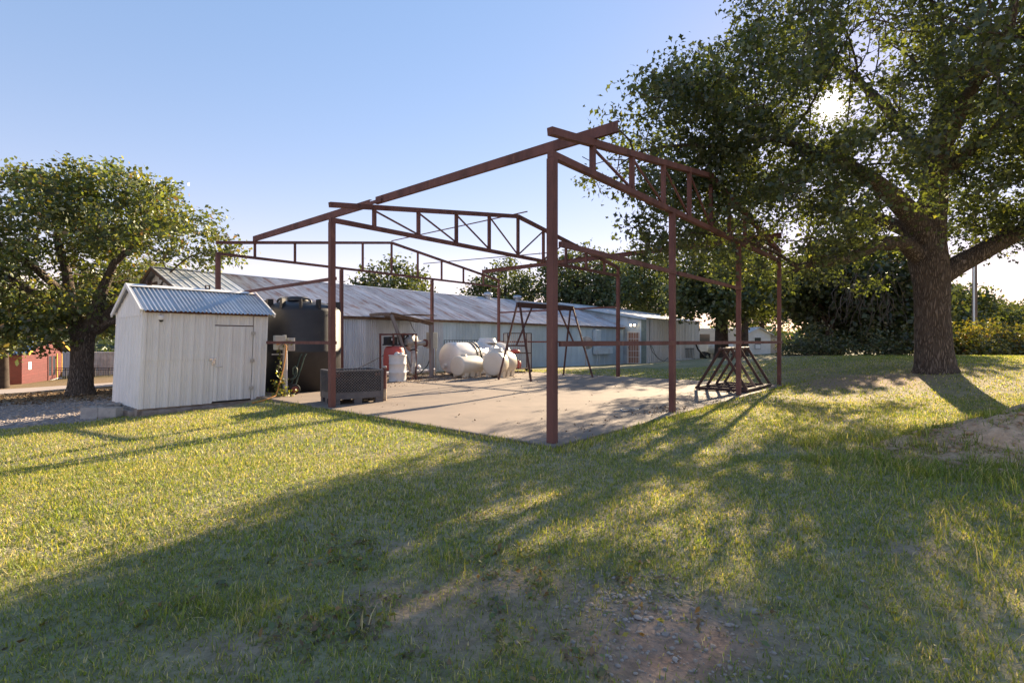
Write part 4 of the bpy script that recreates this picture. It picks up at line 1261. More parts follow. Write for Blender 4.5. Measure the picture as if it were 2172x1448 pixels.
def grow(trunks, attr, rng, D=0.35, infl=2.6, kill=0.55, iters=90):
    """space colonisation from given limbs towards attractor points"""
    pos = []; par = []; fixr = []
    for path, start in trunks:
        prev = None
        if start is not None:
            prev = int(np.linalg.norm(np.array(pos)-np.array(path[0][:3]), axis=1).argmin())
        for i in range(len(path)-1):
            a = np.array(path[i][:3]); b_ = np.array(path[i+1][:3])
            n = max(1, int(np.linalg.norm(b_-a)/D))
            for k in range(n):
                t = k/n
                if i == 0 and k == 0 and start is not None: continue
                pos.append(a*(1-t)+b_*t); par.append(-1 if prev is None else prev)
                fixr.append(path[i][3]*(1-t)+path[i+1][3]*t)
                prev = len(pos)-1
        pos.append(np.array(path[-1][:3])); par.append(prev); fixr.append(path[-1][3])
    pos = list(pos)
    attr = attr.copy()
    P_ = np.array(pos)
    # nearest node of every attractor, updated as nodes appear
    dm = np.linalg.norm(attr[:, None, :]-P_[None], axis=2)
    best = dm.argmin(1); bd = dm.min(1)
    alive = np.ones(len(attr), bool)
    for it in range(iters):
        use = alive & (bd < infl if it > 0 else bd < 99)
        if it > 0 and use.sum() == 0:
            use = alive & (bd < infl*2)
            if use.sum() == 0: break
        acc = {}
        ids = np.nonzero(use)[0]
        for i in ids:
            acc.setdefault(best[i], []).append(i)
        new = []
        for node, al in acc.items():
            v = attr[al]-np.array(pos[node]); v = unit(v).sum(0)+rng.normal(0, .18, 3)
            v[2] += .1
            nv = unit(v[None])[0]
            pos.append(np.array(pos[node])+nv*D); par.append(node); fixr.append(0.0); new.append(len(pos)-1)
        NP = np.array([pos[i] for i in new])
        dn_ = np.linalg.norm(attr[:, None, :]-NP[None], axis=2)
        j = dn_.argmin(1); dmin = dn_[np.arange(len(attr)), j]
        upd = dmin < bd-1e-6
        best[upd] = np.array(new)[j[upd]]; bd = np.minimum(bd, dmin)
        alive &= bd > kill
        if not alive.any() or len(pos) > 7000: break
    return np.array(pos), np.array(par), np.array(fixr)


def skeleton_mesh(pos, par, fixr, tip=0.012, expo=2.35):
    n = len(pos); ch = [[] for _ in range(n)]
    for i, p in enumerate(par):
        if p >= 0: ch[p].append(i)
    rad = np.zeros(n)
    order = sorted(range(n), key=lambda i: -i)
    # children always have larger index than parents
    for i in order:
        if not ch[i]: rad[i] = tip
        else: rad[i] = sum(rad[c]**expo for c in ch[i])**(1/expo)
    rad = np.maximum(rad, fixr)
    for i in range(n):
        if par[i] >= 0 and fixr[i] == 0: rad[i] = min(rad[i], rad[par[i]]*0.92)
    return ch, rad


def wood_mesh(pos, par, ch, rad, smin=0.0, rough=0.0, seed=0, big=14):
    b = MB()
    rng = random.Random(seed)
    starts = [i for i in range(len(pos)) if par[i] < 0]
    stack = [(i, None) for i in starts]
    while stack:
        i, pr = stack.pop()
        chain = ([pr] if pr is not None else [])+[i]
        while ch[chain[-1]]:
            c = sorted(ch[chain[-1]], key=lambda k: -rad[k])
            for o in c[1:]: stack.append((o, chain[-1]))
            chain.append(c[0])
        rs = [rad[k] for k in chain]
        if pr is not None: rs[0] = min(rs[0], rs[1]*1.15)
        if max(rs) < smin: continue
        m = max(rs)
        n = big if m > .2 else (8 if m > .07 else (5 if m > .025 else 3))
        b.tube([tuple(pos[k]) for k in chain], rs, n, cap=False)
    return b


def ell_points(ells, n, rng, shell=0.0, cond=None):
    """points spread through a union of ellipsoids (centre, radii)"""
    out = []
    vols = np.array([e[1][0]*e[1][1]*e[1][2] for e in ells]); vols = vols**.8*np.array([e[2] if len(e) > 2 else 1.0 for e in ells]); vols = vols/vols.sum()
    while len(out) < n:
        e = ells[rng.choice(len(ells), p=vols)]
        v = rng.normal(0, 1, 3); v /= np.linalg.norm(v)
        r = rng.uniform(shell**3, 1)**(1/3)
        p = np.array(e[0])+v*r*np.array(e[1])
        if cond is None or cond(p): out.append(p)
    return np.array(out)


def make_tree(name, label, base, trunks, ells, natt, per, spread, leaf, cols, wts, seed, group=None, D=.35, infl=2.6, kill=.55,
              shape=LEAF4, bark=M_BARK, leafm=M_LEAF, smin=0.0, tip=.012, shell=.0, cond=None, leaf_r=.03, drop=0.0, big=14, up=.55, fill=.6, holes=0):
    rng = np.random.default_rng(seed)
    att = ell_points(ells, natt, rng, shell, cond)
    pos, par, fixr = grow(trunks, att, rng, D, infl, kill)
    ch, rad = skeleton_mesh(pos, par, fixr, tip)
    t = thing(name, label, 'tree', base, 0, group)
    bb = np.array(base)
    wm = wood_mesh(pos-bb, par, ch, rad, smin, big=big)
    wo = wm.build('trunk', bark, t)
    tips = np.nonzero((rad < leaf_r) & (fixr == 0))[0]
    cen = pos[tips]
    if drop: cen = cen[rng.random(len(cen)) > drop]
    extra = att[rng.random(len(att)) < fill]
    cen = np.concatenate([cen, extra])
    if holes:
        # openings between the boughs
        q = fbm(cen[:, 0]+cen[:, 2]*.6, cen[:, 1]+cen[:, 2]*.9, holes, seed, 2)
        # and ways through the crown along which the low sun falls in streaks
        a_ = .847*cen[:, 0]-.531*cen[:, 1]
        b_ = cen[:, 2]*.93-(.531*cen[:, 0]+.847*cen[:, 1])*.36
        q2 = fbm(a_, b_, holes*.8, seed+5, 2)
        cen = cen[(q > .26) & ((q2 > .42) | (rng.random(len(cen)) < .12))]
    if cond is not None: cen = np.array([c for c in cen if cond(c)])
    v, f, k, c = leaf_cloud(cen, per, spread, leaf, rng, cols, wts, shape, up=up)
    if cond is not None and cond.__name__ == 'gap':
        pass
    me = raw_mesh('crown', v-bb, f, k, leafm, c)
    cr = link('crown', me, t); cr['kind'] = 'stuff'
    return t, len(cen)*per, len(pos)


OAKC = [(.052, .070, .025), (.064, .088, .028), (.085, .110, .031), (.13, .14, .036)]
OAKW = [4, 4, 1.8, .45]
CNT = {}
# --- the big oak on the right
ob = (12.07, 14.5, 0.33)


def roots(cx, cy, z, r):
    """root flare joined onto the trunk's foot"""
    return [(cx, cy, z-.25, r*1.42), (cx, cy, z+.02, r*1.30), (cx, cy, z+.28, r*1.10), (cx, cy, z+.7, r)]


OX, OY, OZ = ob
main = [(OX, OY, OZ-.25, .68), (OX, OY, OZ+.03, .60), (OX-.02, OY, OZ+.3, .49), (OX-.06, OY, OZ+.8, .44), (OX-.10, OY, OZ+1.8, .41), (OX-.12, OY, OZ+2.7, .43), (OX-.22, OY, OZ+3.3, .47), (OX-.2, OY+.05, OZ+4.0, .42),
        (OX-.05, OY, OZ+5.2, .33), (OX-.1, OY-.1, OZ+6.6, .27), (OX+.3, OY, OZ+8.0, .2), (OX+.2, OY+.2, OZ+9.6, .13)]
oak_limbs = [
    (main, None),
    ([(OX-.2, OY, OZ+3.7, .34), (OX-.75, OY-.15, OZ+4.5, .30), (OX-1.6, OY-.5, OZ+5.0, .24), (OX-2.6, OY-1.0, OZ+5.35, .19), (OX-4.0, OY-1.6, OZ+5.7, .14), (OX-5.6, OY-2.2, OZ+5.9, .09)], 11),
    ([(OX-.3, OY, OZ+3.2, .26), (OX-1.0, OY-.2, OZ+3.75, .22), (OX-2.0, OY-.5, OZ+3.7, .18), (OX-3.2, OY-1.0, OZ+3.2, .14), (OX-4.8, OY-1.5, OZ+2.9, .09)], 9),
    ([(OX, OY, OZ+2.8, .30), (OX+.6, OY-.1, OZ+3.2, .27), (OX+1.4, OY-.3, OZ+3.7, .24), (OX+2.5, OY-.4, OZ+4.3, .19), (OX+4.0, OY-.6, OZ+4.9, .12)], 8),
    ([(OX, OY, OZ+5.0, .22), (OX-.6, OY-.9, OZ+6.0, .18), (OX-1.2, OY-2.4, OZ+6.9, .13), (OX-1.8, OY-4.0, OZ+7.5, .09)], 14),
    ([(OX, OY, OZ+5.6, .20), (OX+1.0, OY-.6, OZ+6.8, .16), (OX+2.2, OY-1.4, OZ+7.8, .11)], 15),
    ([(OX-.1, OY, OZ+6.0, .18), (OX-.8, OY+.8, OZ+8.0, .14), (OX-1.4, OY+1.6, OZ+9.5, .09)], 17),
    ([(OX-.2, OY, OZ+3.9, .22), (OX-.8, OY+1.2, OZ+4.8, .17), (OX-1.6, OY+3.0, OZ+5.6, .12)], 11),
]
oak_ells = [((OX-1.2, OY+.6, 8.0), (8.0, 8.4, 5.2)), ((5.2, 12.0, 5.6), (3.0, 2.4, 2.4)), ((3.7, 10.7, 5.2), (2.0, 1.4, 2.1), 3.0), ((3.6, 10.8, 5.0), (2.0, 1.4, 1.9), 2.0), ((4.6, 12.6, 4.6), (2.0, 1.6, 1.7)), ((3.4, 11.2, 4.2), (1.5, 1.4, 1.5), 3.0), ((3.2, 10.9, 5.4), (1.9, 1.5, 1.8), 3.0), ((3.6, 11.3, 6.3), (1.8, 1.6, 1.4), 2.0), ((3.9, 10.8, 3.9), (1.6, 1.3, 1.1)), ((OX+3.0, OY-2.0, 8.0), (3.6, 3.0, 3.2), 2.0), ((OX-.5, OY-2.5, 9.0), (4.0, 3.0, 2.6), 1.6), ((6.4, 11.8, 4.0), (2.8, 2.2, 1.5)), ((OX-3.0, OY+5.0, 5.4), (4.0, 4.2, 2.4)), ((OX-4.6, OY-2.0, 6.6), (4.6, 3.4, 3.2)), ((OX-5.6, OY-2.8, 4.6), (3.6, 2.6, 1.9)), ((OX-2.5, OY-1.6, 4.2), (3.0, 2.6, 1.3)), ((OX+3.2, OY-.5, 5.9), (3.6, 3.6, 2.0), 2.2), ((OX-1, OY-1, 11.0), (5.5, 5, 2.6))]
SUNH = SUN.copy()


def proj(p):
    return 1086+1079.76*p[0]/max(p[1], .2), 722.7-1079.76*(p[2]-1.35)/max(p[1], .2)


def gap(p):
    """where twigs and leaves of the oak grow: nothing right round the break in the crown that lets the low sun through,
    nothing below the hanging skirt of the crown"""
    v = np.array(p)-np.array((0, 0, 1.35))
    t = v @ np.array(SUN)
    if t > 0 and np.linalg.norm(v-t*np.array(SUN)) < 0.50: return False
    # the crown's edge on its left side
    if p[1]-2.17*p[2] > 1.5 and 0.847*p[0]-0.531*p[1] < -3.75+.5*math.sin(p[2]*1.3+p[1]*.7): return False
    if p[0] < 1.55+.35*math.sin(p[2]*2.2+p[1]): return False
    s_, p_ = SP(p[0], p[1])
    if p_ < .4 and s_ < 5.6 and p[2] < 5.8: return False
    low = 2.75 if p[0] < OX-3 else (3.0 if p[0] < OX+.5 else 3.5)
    if p[2] < low+.3*math.sin(p[0]*2.1)+.3*math.cos(p[1]*1.7+p[0]): return False
    # the bare middle of the crown, where the limbs fork
    r_ = math.hypot(p[0]-OX, p[1]-OY)
    if p[1] < OY+1.5 and p[0] < OX+.7 and r_ < 4.4 and p[2] < 6.9-.35*r_+.5*math.sin(p[0]*1.9+p[2]): return False
    # the crown's upper left shoulder
    if p[2] > 7.2+1.05*(p[0]-3.0): return False
    return True


t, nl, nn = make_tree('big_oak', 'massive spreading oak with a thick bare trunk on the grassy rise at right', ob, oak_limbs, oak_ells, 6400, 34, .20, .128, OAKC, OAKW, 11,
                      shape=LEAF6, cond=gap, shell=.45, leaf_r=.035, big=20, D=.33, infl=2.4, kill=.5, smin=.008, drop=.22, fill=.4, holes=1.5)
CNT['oak'] = (nl, nn)

# --- the oak on the left, behind the shed
LC = [(.075, .105, .032), (.100, .130, .036), (.145, .155, .038), (.22, .185, .040), (.17, .105, .04)]
LW = [3.6, 3.6, 2.0, .55, .25]
lb = (-16.1, 19.0, float(ground_z(-16.1, 19.0)))
LX, LY, LZ = lb
lt_limbs = [
    ([(LX, LY, LZ-.25, .56), (LX, LY, LZ+.05, .48), (LX, LY, LZ+.4, .39), (LX+.05, LY, LZ+1.2, .345), (LX+.08, LY, LZ+2.0, .36), (LX-.05, LY, LZ+2.4, .31), (LX-.35, LY, LZ+3.2, .22), (LX-.6, LY+.1, LZ+4.6, .15), (LX-.9, LY, LZ+5.9, .12)], None),
    ([(LX+.1, LY, LZ+2.0, .30), (LX+.55, LY-.05, LZ+2.9, .23), (LX+.85, LY-.1, LZ+3.8, .18), (LX+1.4, LY-.2, LZ+4.9, .12), (LX+2.4, LY-.3, LZ+5.7, .11)], 1),
    ([(LX+.5, LY, LZ+2.6, .2), (LX+1.6, LY-.3, LZ+3.3, .16), (LX+3.0, LY-.4, LZ+3.9, .11)], 1),
    ([(LX+.5, LY, LZ+2.3, .15), (LX+1.5, LY-.6, LZ+2.7, .12), (LX+2.6, LY-1.0, LZ+2.9, .08)], 1),
    ([(LX-.2, LY, LZ+2.7, .2), (LX-1.4, LY-.4, LZ+3.8, .16), (LX-2.8, LY-.8, LZ+4.8, .1)], 1),
    ([(LX-.4, LY, LZ+3.6, .15), (LX-.6, LY-1.2, LZ+4.6, .12), (LX-.9, LY-2.2, LZ+5.3, .08)], 1),
]
lt_ells = [((LX+.4, LY, 5.05), (5.2, 4.2, 2.7)), ((LX-1.8, LY-.4, 3.6), (3.4, 3.4, 2.2)), ((LX+3.6, LY, 4.3), (2.7, 2.6, 1.9)), ((LX-2.6, LY-.3, 1.9), (2.2, 2.2, .9)), ((LX-.6, LY, 6.0), (3.6, 3.2, 1.6)), ((LX+.8, LY, 2.9), (1.5, 1.8, 1.2)), ((LX-1.0, LY-1.1, 1.75), (1.7, 1.2, .75), 4.0), ((LX+.9, LY, 6.4), (2.6, 2.6, 1.7), 1.8), ((LX-1.6, LY, 6.2), (2.2, 2.2, 1.5), 1.2)]


def left_ok(p):
    px, py = proj(p)
    if p[0] > LX+1.6 and p[2] < 4.15+.15*math.sin(p[0]*3): return False
    if p[0] > LX+.3 and p[2] < 2.1: return False
    return p[2] > LZ+1.25+.35*math.sin(p[0]*2.3+p[1])


make_tree('left_oak', 'broad oak with yellowing leaves and a forked trunk behind the white shed', lb, lt_limbs, lt_ells, 2000, 26, .22, .16, LC, LW, 23,
          shell=.3, cond=left_ok, holes=1.1, fill=.45, leaf_r=.032, D=.34, infl=2.2, kill=.5, smin=.009, big=16)

# --- trees behind the barn and round the yard
FARC = [(.065, .088, .032), (.080, .105, .035), (.10, .125, .038), (.14, .14, .042)]
FARW = [3, 4, 2, .5]
BT = 'trees behind the barn and round the yard'


def yard_tree(x, y, h, w, lab, seed, leafs=.30, nat=520, per=18, spread=.42, trunk_h=.35, lean=0.0, d=.95, cols=FARC, cat=None, r=.26, low=.30):
    z = float(ground_z(x, y))
    limbs = [([(x, y, z-.3, r*1.4), (x, y, z+.3, r*1.1), (x+lean*.3, y, z+h*trunk_h, r*.9), (x+lean, y, z+h*.6, r*.55), (x+lean*1.2, y, z+h*.82, r*.25)], None)]
    rg = random.Random(seed)
    for k in range(5):
        a = rg.uniform(0, 6.28); q0 = rg.uniform(trunk_h*.8, trunk_h*1.5)
        limbs.append(([(x+lean*q0, y, z+h*q0, r*.5), (x+lean+math.cos(a)*w*.25, y+math.sin(a)*w*.25, z+h*(q0+.14), r*.35), (x+lean+math.cos(a)*w*.5, y+math.sin(a)*w*.5, z+h*(q0+.24), r*.18)], 1))
    ells = [((x+lean, y, z+h*.66), (w*.8, w*.75*d, h*.33))]
    for k in range(5):
        a = 6.28*k/5+rg.uniform(-.5, .5)
        ells.append(((x+lean+math.cos(a)*w*.55, y+math.sin(a)*w*.5*d, z+h*rg.uniform(low+.16, .68)), (w*rg.uniform(.36, .5), w*.42*d, h*rg.uniform(.16, .24))))
    make_tree('oak_tree', lab, (x, y, z), limbs, ells, nat, per, spread, leafs, cols, FARW, seed, BT, D=.6, infl=3.5, kill=.9,
              bark=M_BARKF, leafm=M_LEAFF, smin=.02, tip=.02, shell=.35, leaf_r=.06, big=10)


yard_tree(-9.3, 40.0, 8.3, 3.6, 'rounded green tree rising behind the barn ridge between the two left trusses', 31)
yard_tree(-.6, 44.5, 8.8, 3.6, 'green tree behind the barn just left of the front corner post', 32)
yard_tree(6.3, 45.0, 10.2, 5.0, 'wide dense tree behind the barn, right of the front corner post', 33, nat=800)
yard_tree(13.0, 50.0, 11.0, 5.2, 'dark tall tree standing behind the low roof of the white building', 34, nat=800)
yard_tree(14.2, 34.5, 9.0, 4.3, 'dark-trunked tree with a side branch at the end of the white ribbed building', 35, nat=800, r=.42, trunk_h=.30, low=.24)
yard_tree(21.5, 47.0, 9.5, 4.6, 'leafy tree standing in front of the small white house', 36, nat=600, r=.3, low=.42, trunk_h=.42)
yard_tree(30.5, 62.0, 10.0, 6.0, 'tall tree behind the roof of the small white house', 37, nat=700)
yard_tree(17.2, 27.5, 6.2, 2.6, 'dark bushy tree in the thicket nearest the right gable post', 41, nat=700, per=22, trunk_h=.2, low=.06, cols=[(.045, .062, .026), (.058, .08, .03), (.075, .095, .034), (.09, .085, .05)])
yard_tree(20.8, 28.0, 6.2, 3.2, 'dark bushy tree in the thicket close behind the big oak trunk', 42, nat=700, per=22, trunk_h=.2, low=.06, cols=[(.045, .062, .026), (.058, .08, .03), (.075, .095, .034), (.09, .085, .05)])
yard_tree(20.4, 31.8, 7.0, 3.3, 'dark tree at the back of the thicket, between its two front trees', 48, nat=700, per=22, trunk_h=.2, low=.06, cols=[(.045, .062, .026), (.058, .08, .03), (.075, .095, .034), (.09, .085, .05)])
yard_tree(37.6, 44.0, 6.4, 4.0, 'round green tree between the big oak trunk and the utility pole', 43, nat=600, low=.1, trunk_h=.2)
yard_tree(47.8, 51.0, 5.4, 4.2, 'round green tree right of the utility pole', 44, nat=600, low=.1, trunk_h=.2)
yard_tree(57.0, 56.0, 5.6, 4.4, 'low green tree at the right edge of the field', 45, nat=550, low=.1, trunk_h=.2)
yard_tree(-19.0, 25.5, 6.5, 3.4, 'smaller oak behind the left oak, in front of the beige container', 46, nat=500, cols=LC[:4], r=.2, low=.42, trunk_h=.45)
yard_tree(-30.0, 30.0, 6.5, 3.6, 'leafy tree overhanging the white container at the left edge', 47, nat=550, cols=LC[:4], low=.3, trunk_h=.4)

# --- hedge plants along the field at right
HG = 'bushes in the hedge behind the grassy rise'
YEL = [(.10, .11, .022), (.15, .14, .025), (.20, .16, .03), (.06, .08, .02), (.12, .06, .03)]


def shrub(name, lab, x, y, h, w, seed, cols, wts, n=90, per=22, leaf=.16, spread=.2, group=HG, cat='bush', mat=None):
    rng = np.random.default_rng(seed)
    z = float(ground_z(x, y))
    t = thing(name, lab, cat, (x, y, z), 0, group)
    c = []
    b = MB()
    for k in range(n):
        a = rng.uniform(0, 6.28); q = math.sqrt(rng.uniform(0, 1)); zz = h*rng.uniform(.12, 1)*(1-.45*q*q)
        zz *= .55+.75*math.sin(a*1.5+seed)**2+.25*rng.uniform(-1, 1)
        c.append((w*q*math.cos(a), w*q*math.sin(a), max(.1, zz)))
        if k % 4 == 0: b.tube([(w*q*.3*math.cos(a), w*q*.3*math.sin(a), -.05), (w*q*.7*math.cos(a), w*q*.7*math.sin(a), zz*.6), c[-1]], [.02, .014, .006], 4, cap=False)
    b.build('stems', M_BARKF, t)
    v, f, k, cl = leaf_cloud(np.array(c), per, spread, leaf, rng, cols, wts)
    cr = link('foliage', raw_mesh('foliage', v, f, k, mat or M_LEAFF, cl), t); cr['kind'] = 'stuff'
    return t


hx = [(24.0, 27.6, 1.6), (25.3, 28.4, 1.8), (26.6, 29.2, 1.6), (28.0, 29.4, 1.9), (29.6, 30.0, 1.7), (31.4, 30.6, 1.9)]
hl = ['yellow-green sumac bush directly right of the big oak trunk', 'yellow-green bush in the hedge, left of the utility pole', 'yellow-green bush below the utility pole', 'taller yellow-green bush just right of the utility pole', 'reddish-tipped bush second from the right end of the hedge', 'yellow-green bush at the right end of the hedge']
for k, ((x, y, h), lab) in enumerate(zip(hx, hl)):
    shrub('hedge_bush', lab, x, y, h*.85, 1.35, 60+k, YEL, [3, 3, 1.5, 2, .4], 110, 24, .17, .24)
DK = [(.05, .07, .026), (.07, .09, .03), (.10, .105, .04), (.18, .15, .09)]
for k, (x, y, h, lab) in enumerate(((15.6, 27.0, 1.0, 'low dark weedy bush at the left end of the thicket'), (15.2, 25.2, 1.2, 'low weedy bush at the foot of the thicket, right of the gable post'), (17.4, 25.0, 1.3, 'grey-green weedy bush at the middle foot of the thicket'), (19.4, 25.0, 1.4, 'weedy bush at the foot of the thicket, next to the big oak'))):
    shrub('weedy_bush', lab, x, y, h, 1.3, 80+k, DK, [3, 3, 2, 1], 80, 24, .13, .22, 'weedy bushes at the foot of the thicket')
# bare grey twigs hanging in the thicket
tw = thing('bare_shrub', 'leafless grey brush hanging in front of the dark thicket', 'bush', (17.2, 24.6, float(ground_z(17.2, 24.6))))
rg = random.Random(4); b = MB()
for k in range(46):
    x = rg.uniform(-1.6, 1.6); y = rg.uniform(-.5, .9); z = rg.uniform(2.6, 4.6)
    pts = [(x, y, z)]
    dx = rg.uniform(-.3, .3)
    for q in range(6): pts.append((pts[-1][0]+dx*.4+rg.uniform(-.16, .16), pts[-1][1]+rg.uniform(-.12, .12), pts[-1][2]-rg.uniform(.15, .42)))
    b.tube(pts, [.018, .016, .014, .012, .010, .007, .005], 4, cap=False)
b.build('twigs', solid('grey_twigs', (.12, .10, .09), .9), tw)

# --- vines at the shed corner
v1 = W(0.28, 8.3)
shrub('vine_bush', 'yellow-green leafy vine growing at the foot of the meter post', v1.x, v1.y, .62, .26, 95, [(.12, .15, .02), (.20, .20, .03), (.26, .17, .03), (.07, .10, .02)], [3, 3, 1, 2], 34, 7, .075, .07, None, 'plant', M_LEAF)
vv = slab_thing('climbing_vine', 'thin leafy vine climbing the galvanised meter post', 'plant', .25, 8.4, 0)
rng = np.random.default_rng(5)
pts = [(0, 0, .4), (-.05, -.02, .7), (.02, -.03, .95), (-.04, -.03, 1.2), (.12, -.06, 1.33), (.25, -.07, 1.36)]
MB().tube(pts, .006, 5).build('stem', M_WOOD, vv)
cc_ = np.array([np.array(pts[i])*(1-t)+np.array(pts[i+1])*t for i in range(5) for t in (.2, .7)])
v, f, k, cl = leaf_cloud(cc_, 4, .05, .085, rng, [(.14, .17, .02), (.22, .22, .03)], [1, 1])
link('leaves', raw_mesh('leaves', v, f, k, M_LEAF, cl), vv)['kind'] = 'stuff'

# --- far woods closing the view
rng = np.random.default_rng(99)
cen = []
for a in np.arange(-75, 76, .32):
    d = rng.uniform(85, 150); x = d*math.sin(R(a)); y = d*math.cos(R(a))
    hgt = rng.uniform(2.2, 4.6)*(d/110)
    if a < -8: hgt *= 1.0
    for k in range(8):
        cen.append((x+rng.normal(0, 2.2), y+rng.normal(0, 2), (-2.2 if a < -18 else -.4)+hgt*rng.uniform(-.15, 1.0)))
v, f, k, cl = leaf_cloud(np.array(cen), 14, 1.0, 1.0, rng, [(.035, .055, .022), (.05, .07, .028), (.045, .06, .04)], [2, 2, 1])
o = tag(link('far_woods', raw_mesh('far_woods', v, f, k, M_LEAFF, cl)), 'distant belt of woods round the fields', kind='stuff')
# blue wooded ridge in the far left distance
hv = []; hf = []
nn = 60
for i in range(nn+1):
    a = R(-80+85*i/nn); d = 900
    h = 6+16*float(fbm(np.array(i*1.0), np.array(0.0), 9, 4))
    hv += [(d*math.sin(a), d*math.cos(a), -30), (d*math.sin(a), d*math.cos(a), h), ((d+200)*math.sin(a), (d+200)*math.cos(a), -30)]
for i in range(nn):
    hf += [(3*i, 3*i+3, 3*i+4, 3*i+1), (3*i+1, 3*i+4, 3*i+5, 3*i+2)]
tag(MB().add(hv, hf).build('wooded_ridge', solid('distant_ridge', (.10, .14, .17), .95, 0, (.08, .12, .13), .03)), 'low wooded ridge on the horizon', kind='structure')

# ------------------------------------------------------------------ far buildings
hz_ = float(ground_z(27, 55))
hs = thing('white_house', 'small white frame house with a gable front behind the trees', 'house', (25.26, 55.0, hz_), R(12))
HW = 3.05
MB().bx(0, HW, 0, 7, -.6, 2.2).build('wall', M_SIDING, hs)
MB().add([(0, .0, 2.2), (HW, .0, 2.2), (HW/2, .0, 2.88), (0, 7, 2.2), (HW, 7, 2.2), (HW/2, 7, 2.88)], [(0, 1, 2), (5, 4, 3), (0, 3, 4, 1)]).build('gable', M_SIDING, hs)
for k in range(9):
    MB().box((HW/2, -.012, .1+k*.24), (HW, .02, .225), m=Matrix.Rotation(R(3), 3, 'X')).build('siding_board', M_SIDING, hs)
b = MB()
for sg in (-1, 1): b.bar((HW/2+sg*.02, -.3, 2.92), (HW/2+sg*.02, 7.2, 2.92), .01, .01)
b.add([(-.25, -.3, 2.12), (HW/2, -.3, 2.94), (HW/2, 7.2, 2.94), (-.25, 7.2, 2.12), (-.25, -.3, 2.05), (HW/2, -.3, 2.87), (HW/2, 7.2, 2.87), (-.25, 7.2, 2.05)], [(0, 1, 2, 3), (7, 6, 5, 4), (0, 4, 5, 1), (0, 3, 7, 4)])
b.add([(HW+.9, -.3, 1.82), (HW/2, -.3, 2.945), (HW/2, 7.2, 2.945), (HW+.9, 7.2, 1.82), (HW+.9, -.3, 1.75), (HW/2, -.3, 2.875), (HW/2, 7.2, 2.875), (HW+.9, 7.2, 1.75)], [(3, 2, 1, 0), (4, 5, 6, 7), (1, 5, 4, 0), (4, 7, 3, 0)])
b.build('roof', M_ROOFN, hs)
wf = MB().bx(1.0, 1.82, -.07, -.03, .55, 1.8).build('window', M_GLASS, hs)
b = MB().bx(.95, 1.02, -.09, -.03, .5, 1.85).bx(1.8, 1.87, -.09, -.03, .5, 1.85).bx(1.02, 1.8, -.09, -.03, 1.79, 1.85).bx(1.02, 1.8, -.09, -.03, .5, .57).bx(1.02, 1.8, -.085, -.03, 1.12, 1.2)
b.build('frame', M_SIDING, wf)
MB().bx(1.1, 1.75, -.10, -.08, .62, 1.05).build('torn_screen', M_PAPER, wf)
MB().bx(-3.2, 0, 1.2, 6, -.6, 1.95).build('wing', M_SIDING, hs)
MB().add([(-3.5, .3, 1.9), (.0, .3, 1.98), (.0, 3.6, 2.6), (-3.5, 3.6, 2.6), (-3.5, 6.3, 1.9), (0, 6.3, 1.98)], [(0, 1, 2, 3), (3, 2, 5, 4)]).build('wing_roof', M_ROOFN, hs)
MB().bx(-1.15, -.3, 1.15, 1.19, -.3, 1.7).build('door', M_GLASS, hs)
for x in (-3.3, -1.5, -.05): MB().box((x, .45, .75), (.1, .1, 2.4)).build('porch_post', M_SIDING, hs)
MB().bx(HW+.01, HW+2.3, 1.0, 6.5, -.6, 1.75).build('side_wing', M_SIDING_SHADE, hs)  # white house's shaded side: the shade is put into a tan colour
pr_ = thing('propane_tank', 'white propane tank lying near the small white house', 'gas tank', (17.2, 42.0, float(ground_z(17.2, 42))), R(12))
m = Matrix.Translation((0, 0, .85)) @ Matrix.Rotation(R(90), 4, 'Y')
MB().lathe([(0, -1.15), (.25, -1.1), (.42, -.95), (.48, -.75), (.48, .75), (.42, .95), (.25, 1.1), (0, 1.15)], 28, m).build('tank', M_DRUM, pr_)
for x in (-.6, .6): MB().box((x, 0, .2), (.15, .7, .5)).build('foot', M_BLOCK, pr_)
MB().lathe([(.16, 1.3), (.16, 1.45), (0, 1.5)], 16).build('valve_dome', M_DRUM, pr_)
tr = thing('travel_trailer', 'cream travel trailer half hidden behind the tree at the barn end', 'trailer', (15.8, 46.0, float(ground_z(16, 46))), R(8))
bevel(MB().bx(-.2, 5.2, 0, 2.3, .55, 2.75).build('body', solid('cream_trailer', (.66, .62, .56), .45, 0, (.6, .56, .5), 2), tr), .12, 3)
MB().bx(.3, .55, -.02, .0, .95, 1.45).build('hatch', M_GLASS, tr); MB().bx(1.2, 2.2, -.02, 0, 1.5, 2.2).build('window', M_GLASS, tr)
for x in (1.6, 2.5):
    m = Matrix.Translation((x, .12, .32)) @ Matrix.Rotation(R(90), 4, 'X'); MB().lathe([(0, -.1), (.3, -.1), (.34, -.06), (.34, .06), (.3, .1), (0, .1)], 22, m).build('wheel', M_RUBBER, tr)
MB().bx(-.2, 5.2, .1, 2.2, .3, .54).build('chassis', M_DARK, tr)

up = thing('utility_pole', 'wooden utility pole with a bright conduit, right of the big oak', 'pole', (32.9, 36.2, float(ground_z(32.9, 36.2))))
MB().tube([(0, 0, -.3), (0, 0, 10.5)], [.16, .12], 14).build('pole', M_WOOD, up)
MB().tube([(-.16, -.12, -.1), (-.14, -.1, 9)], .055, 8).build('conduit', M_PVC, up)
MB().bar((-1.1, 0, 9.9), (1.1, 0, 9.9), .1, .12).build('crossarm', M_WOOD, up)

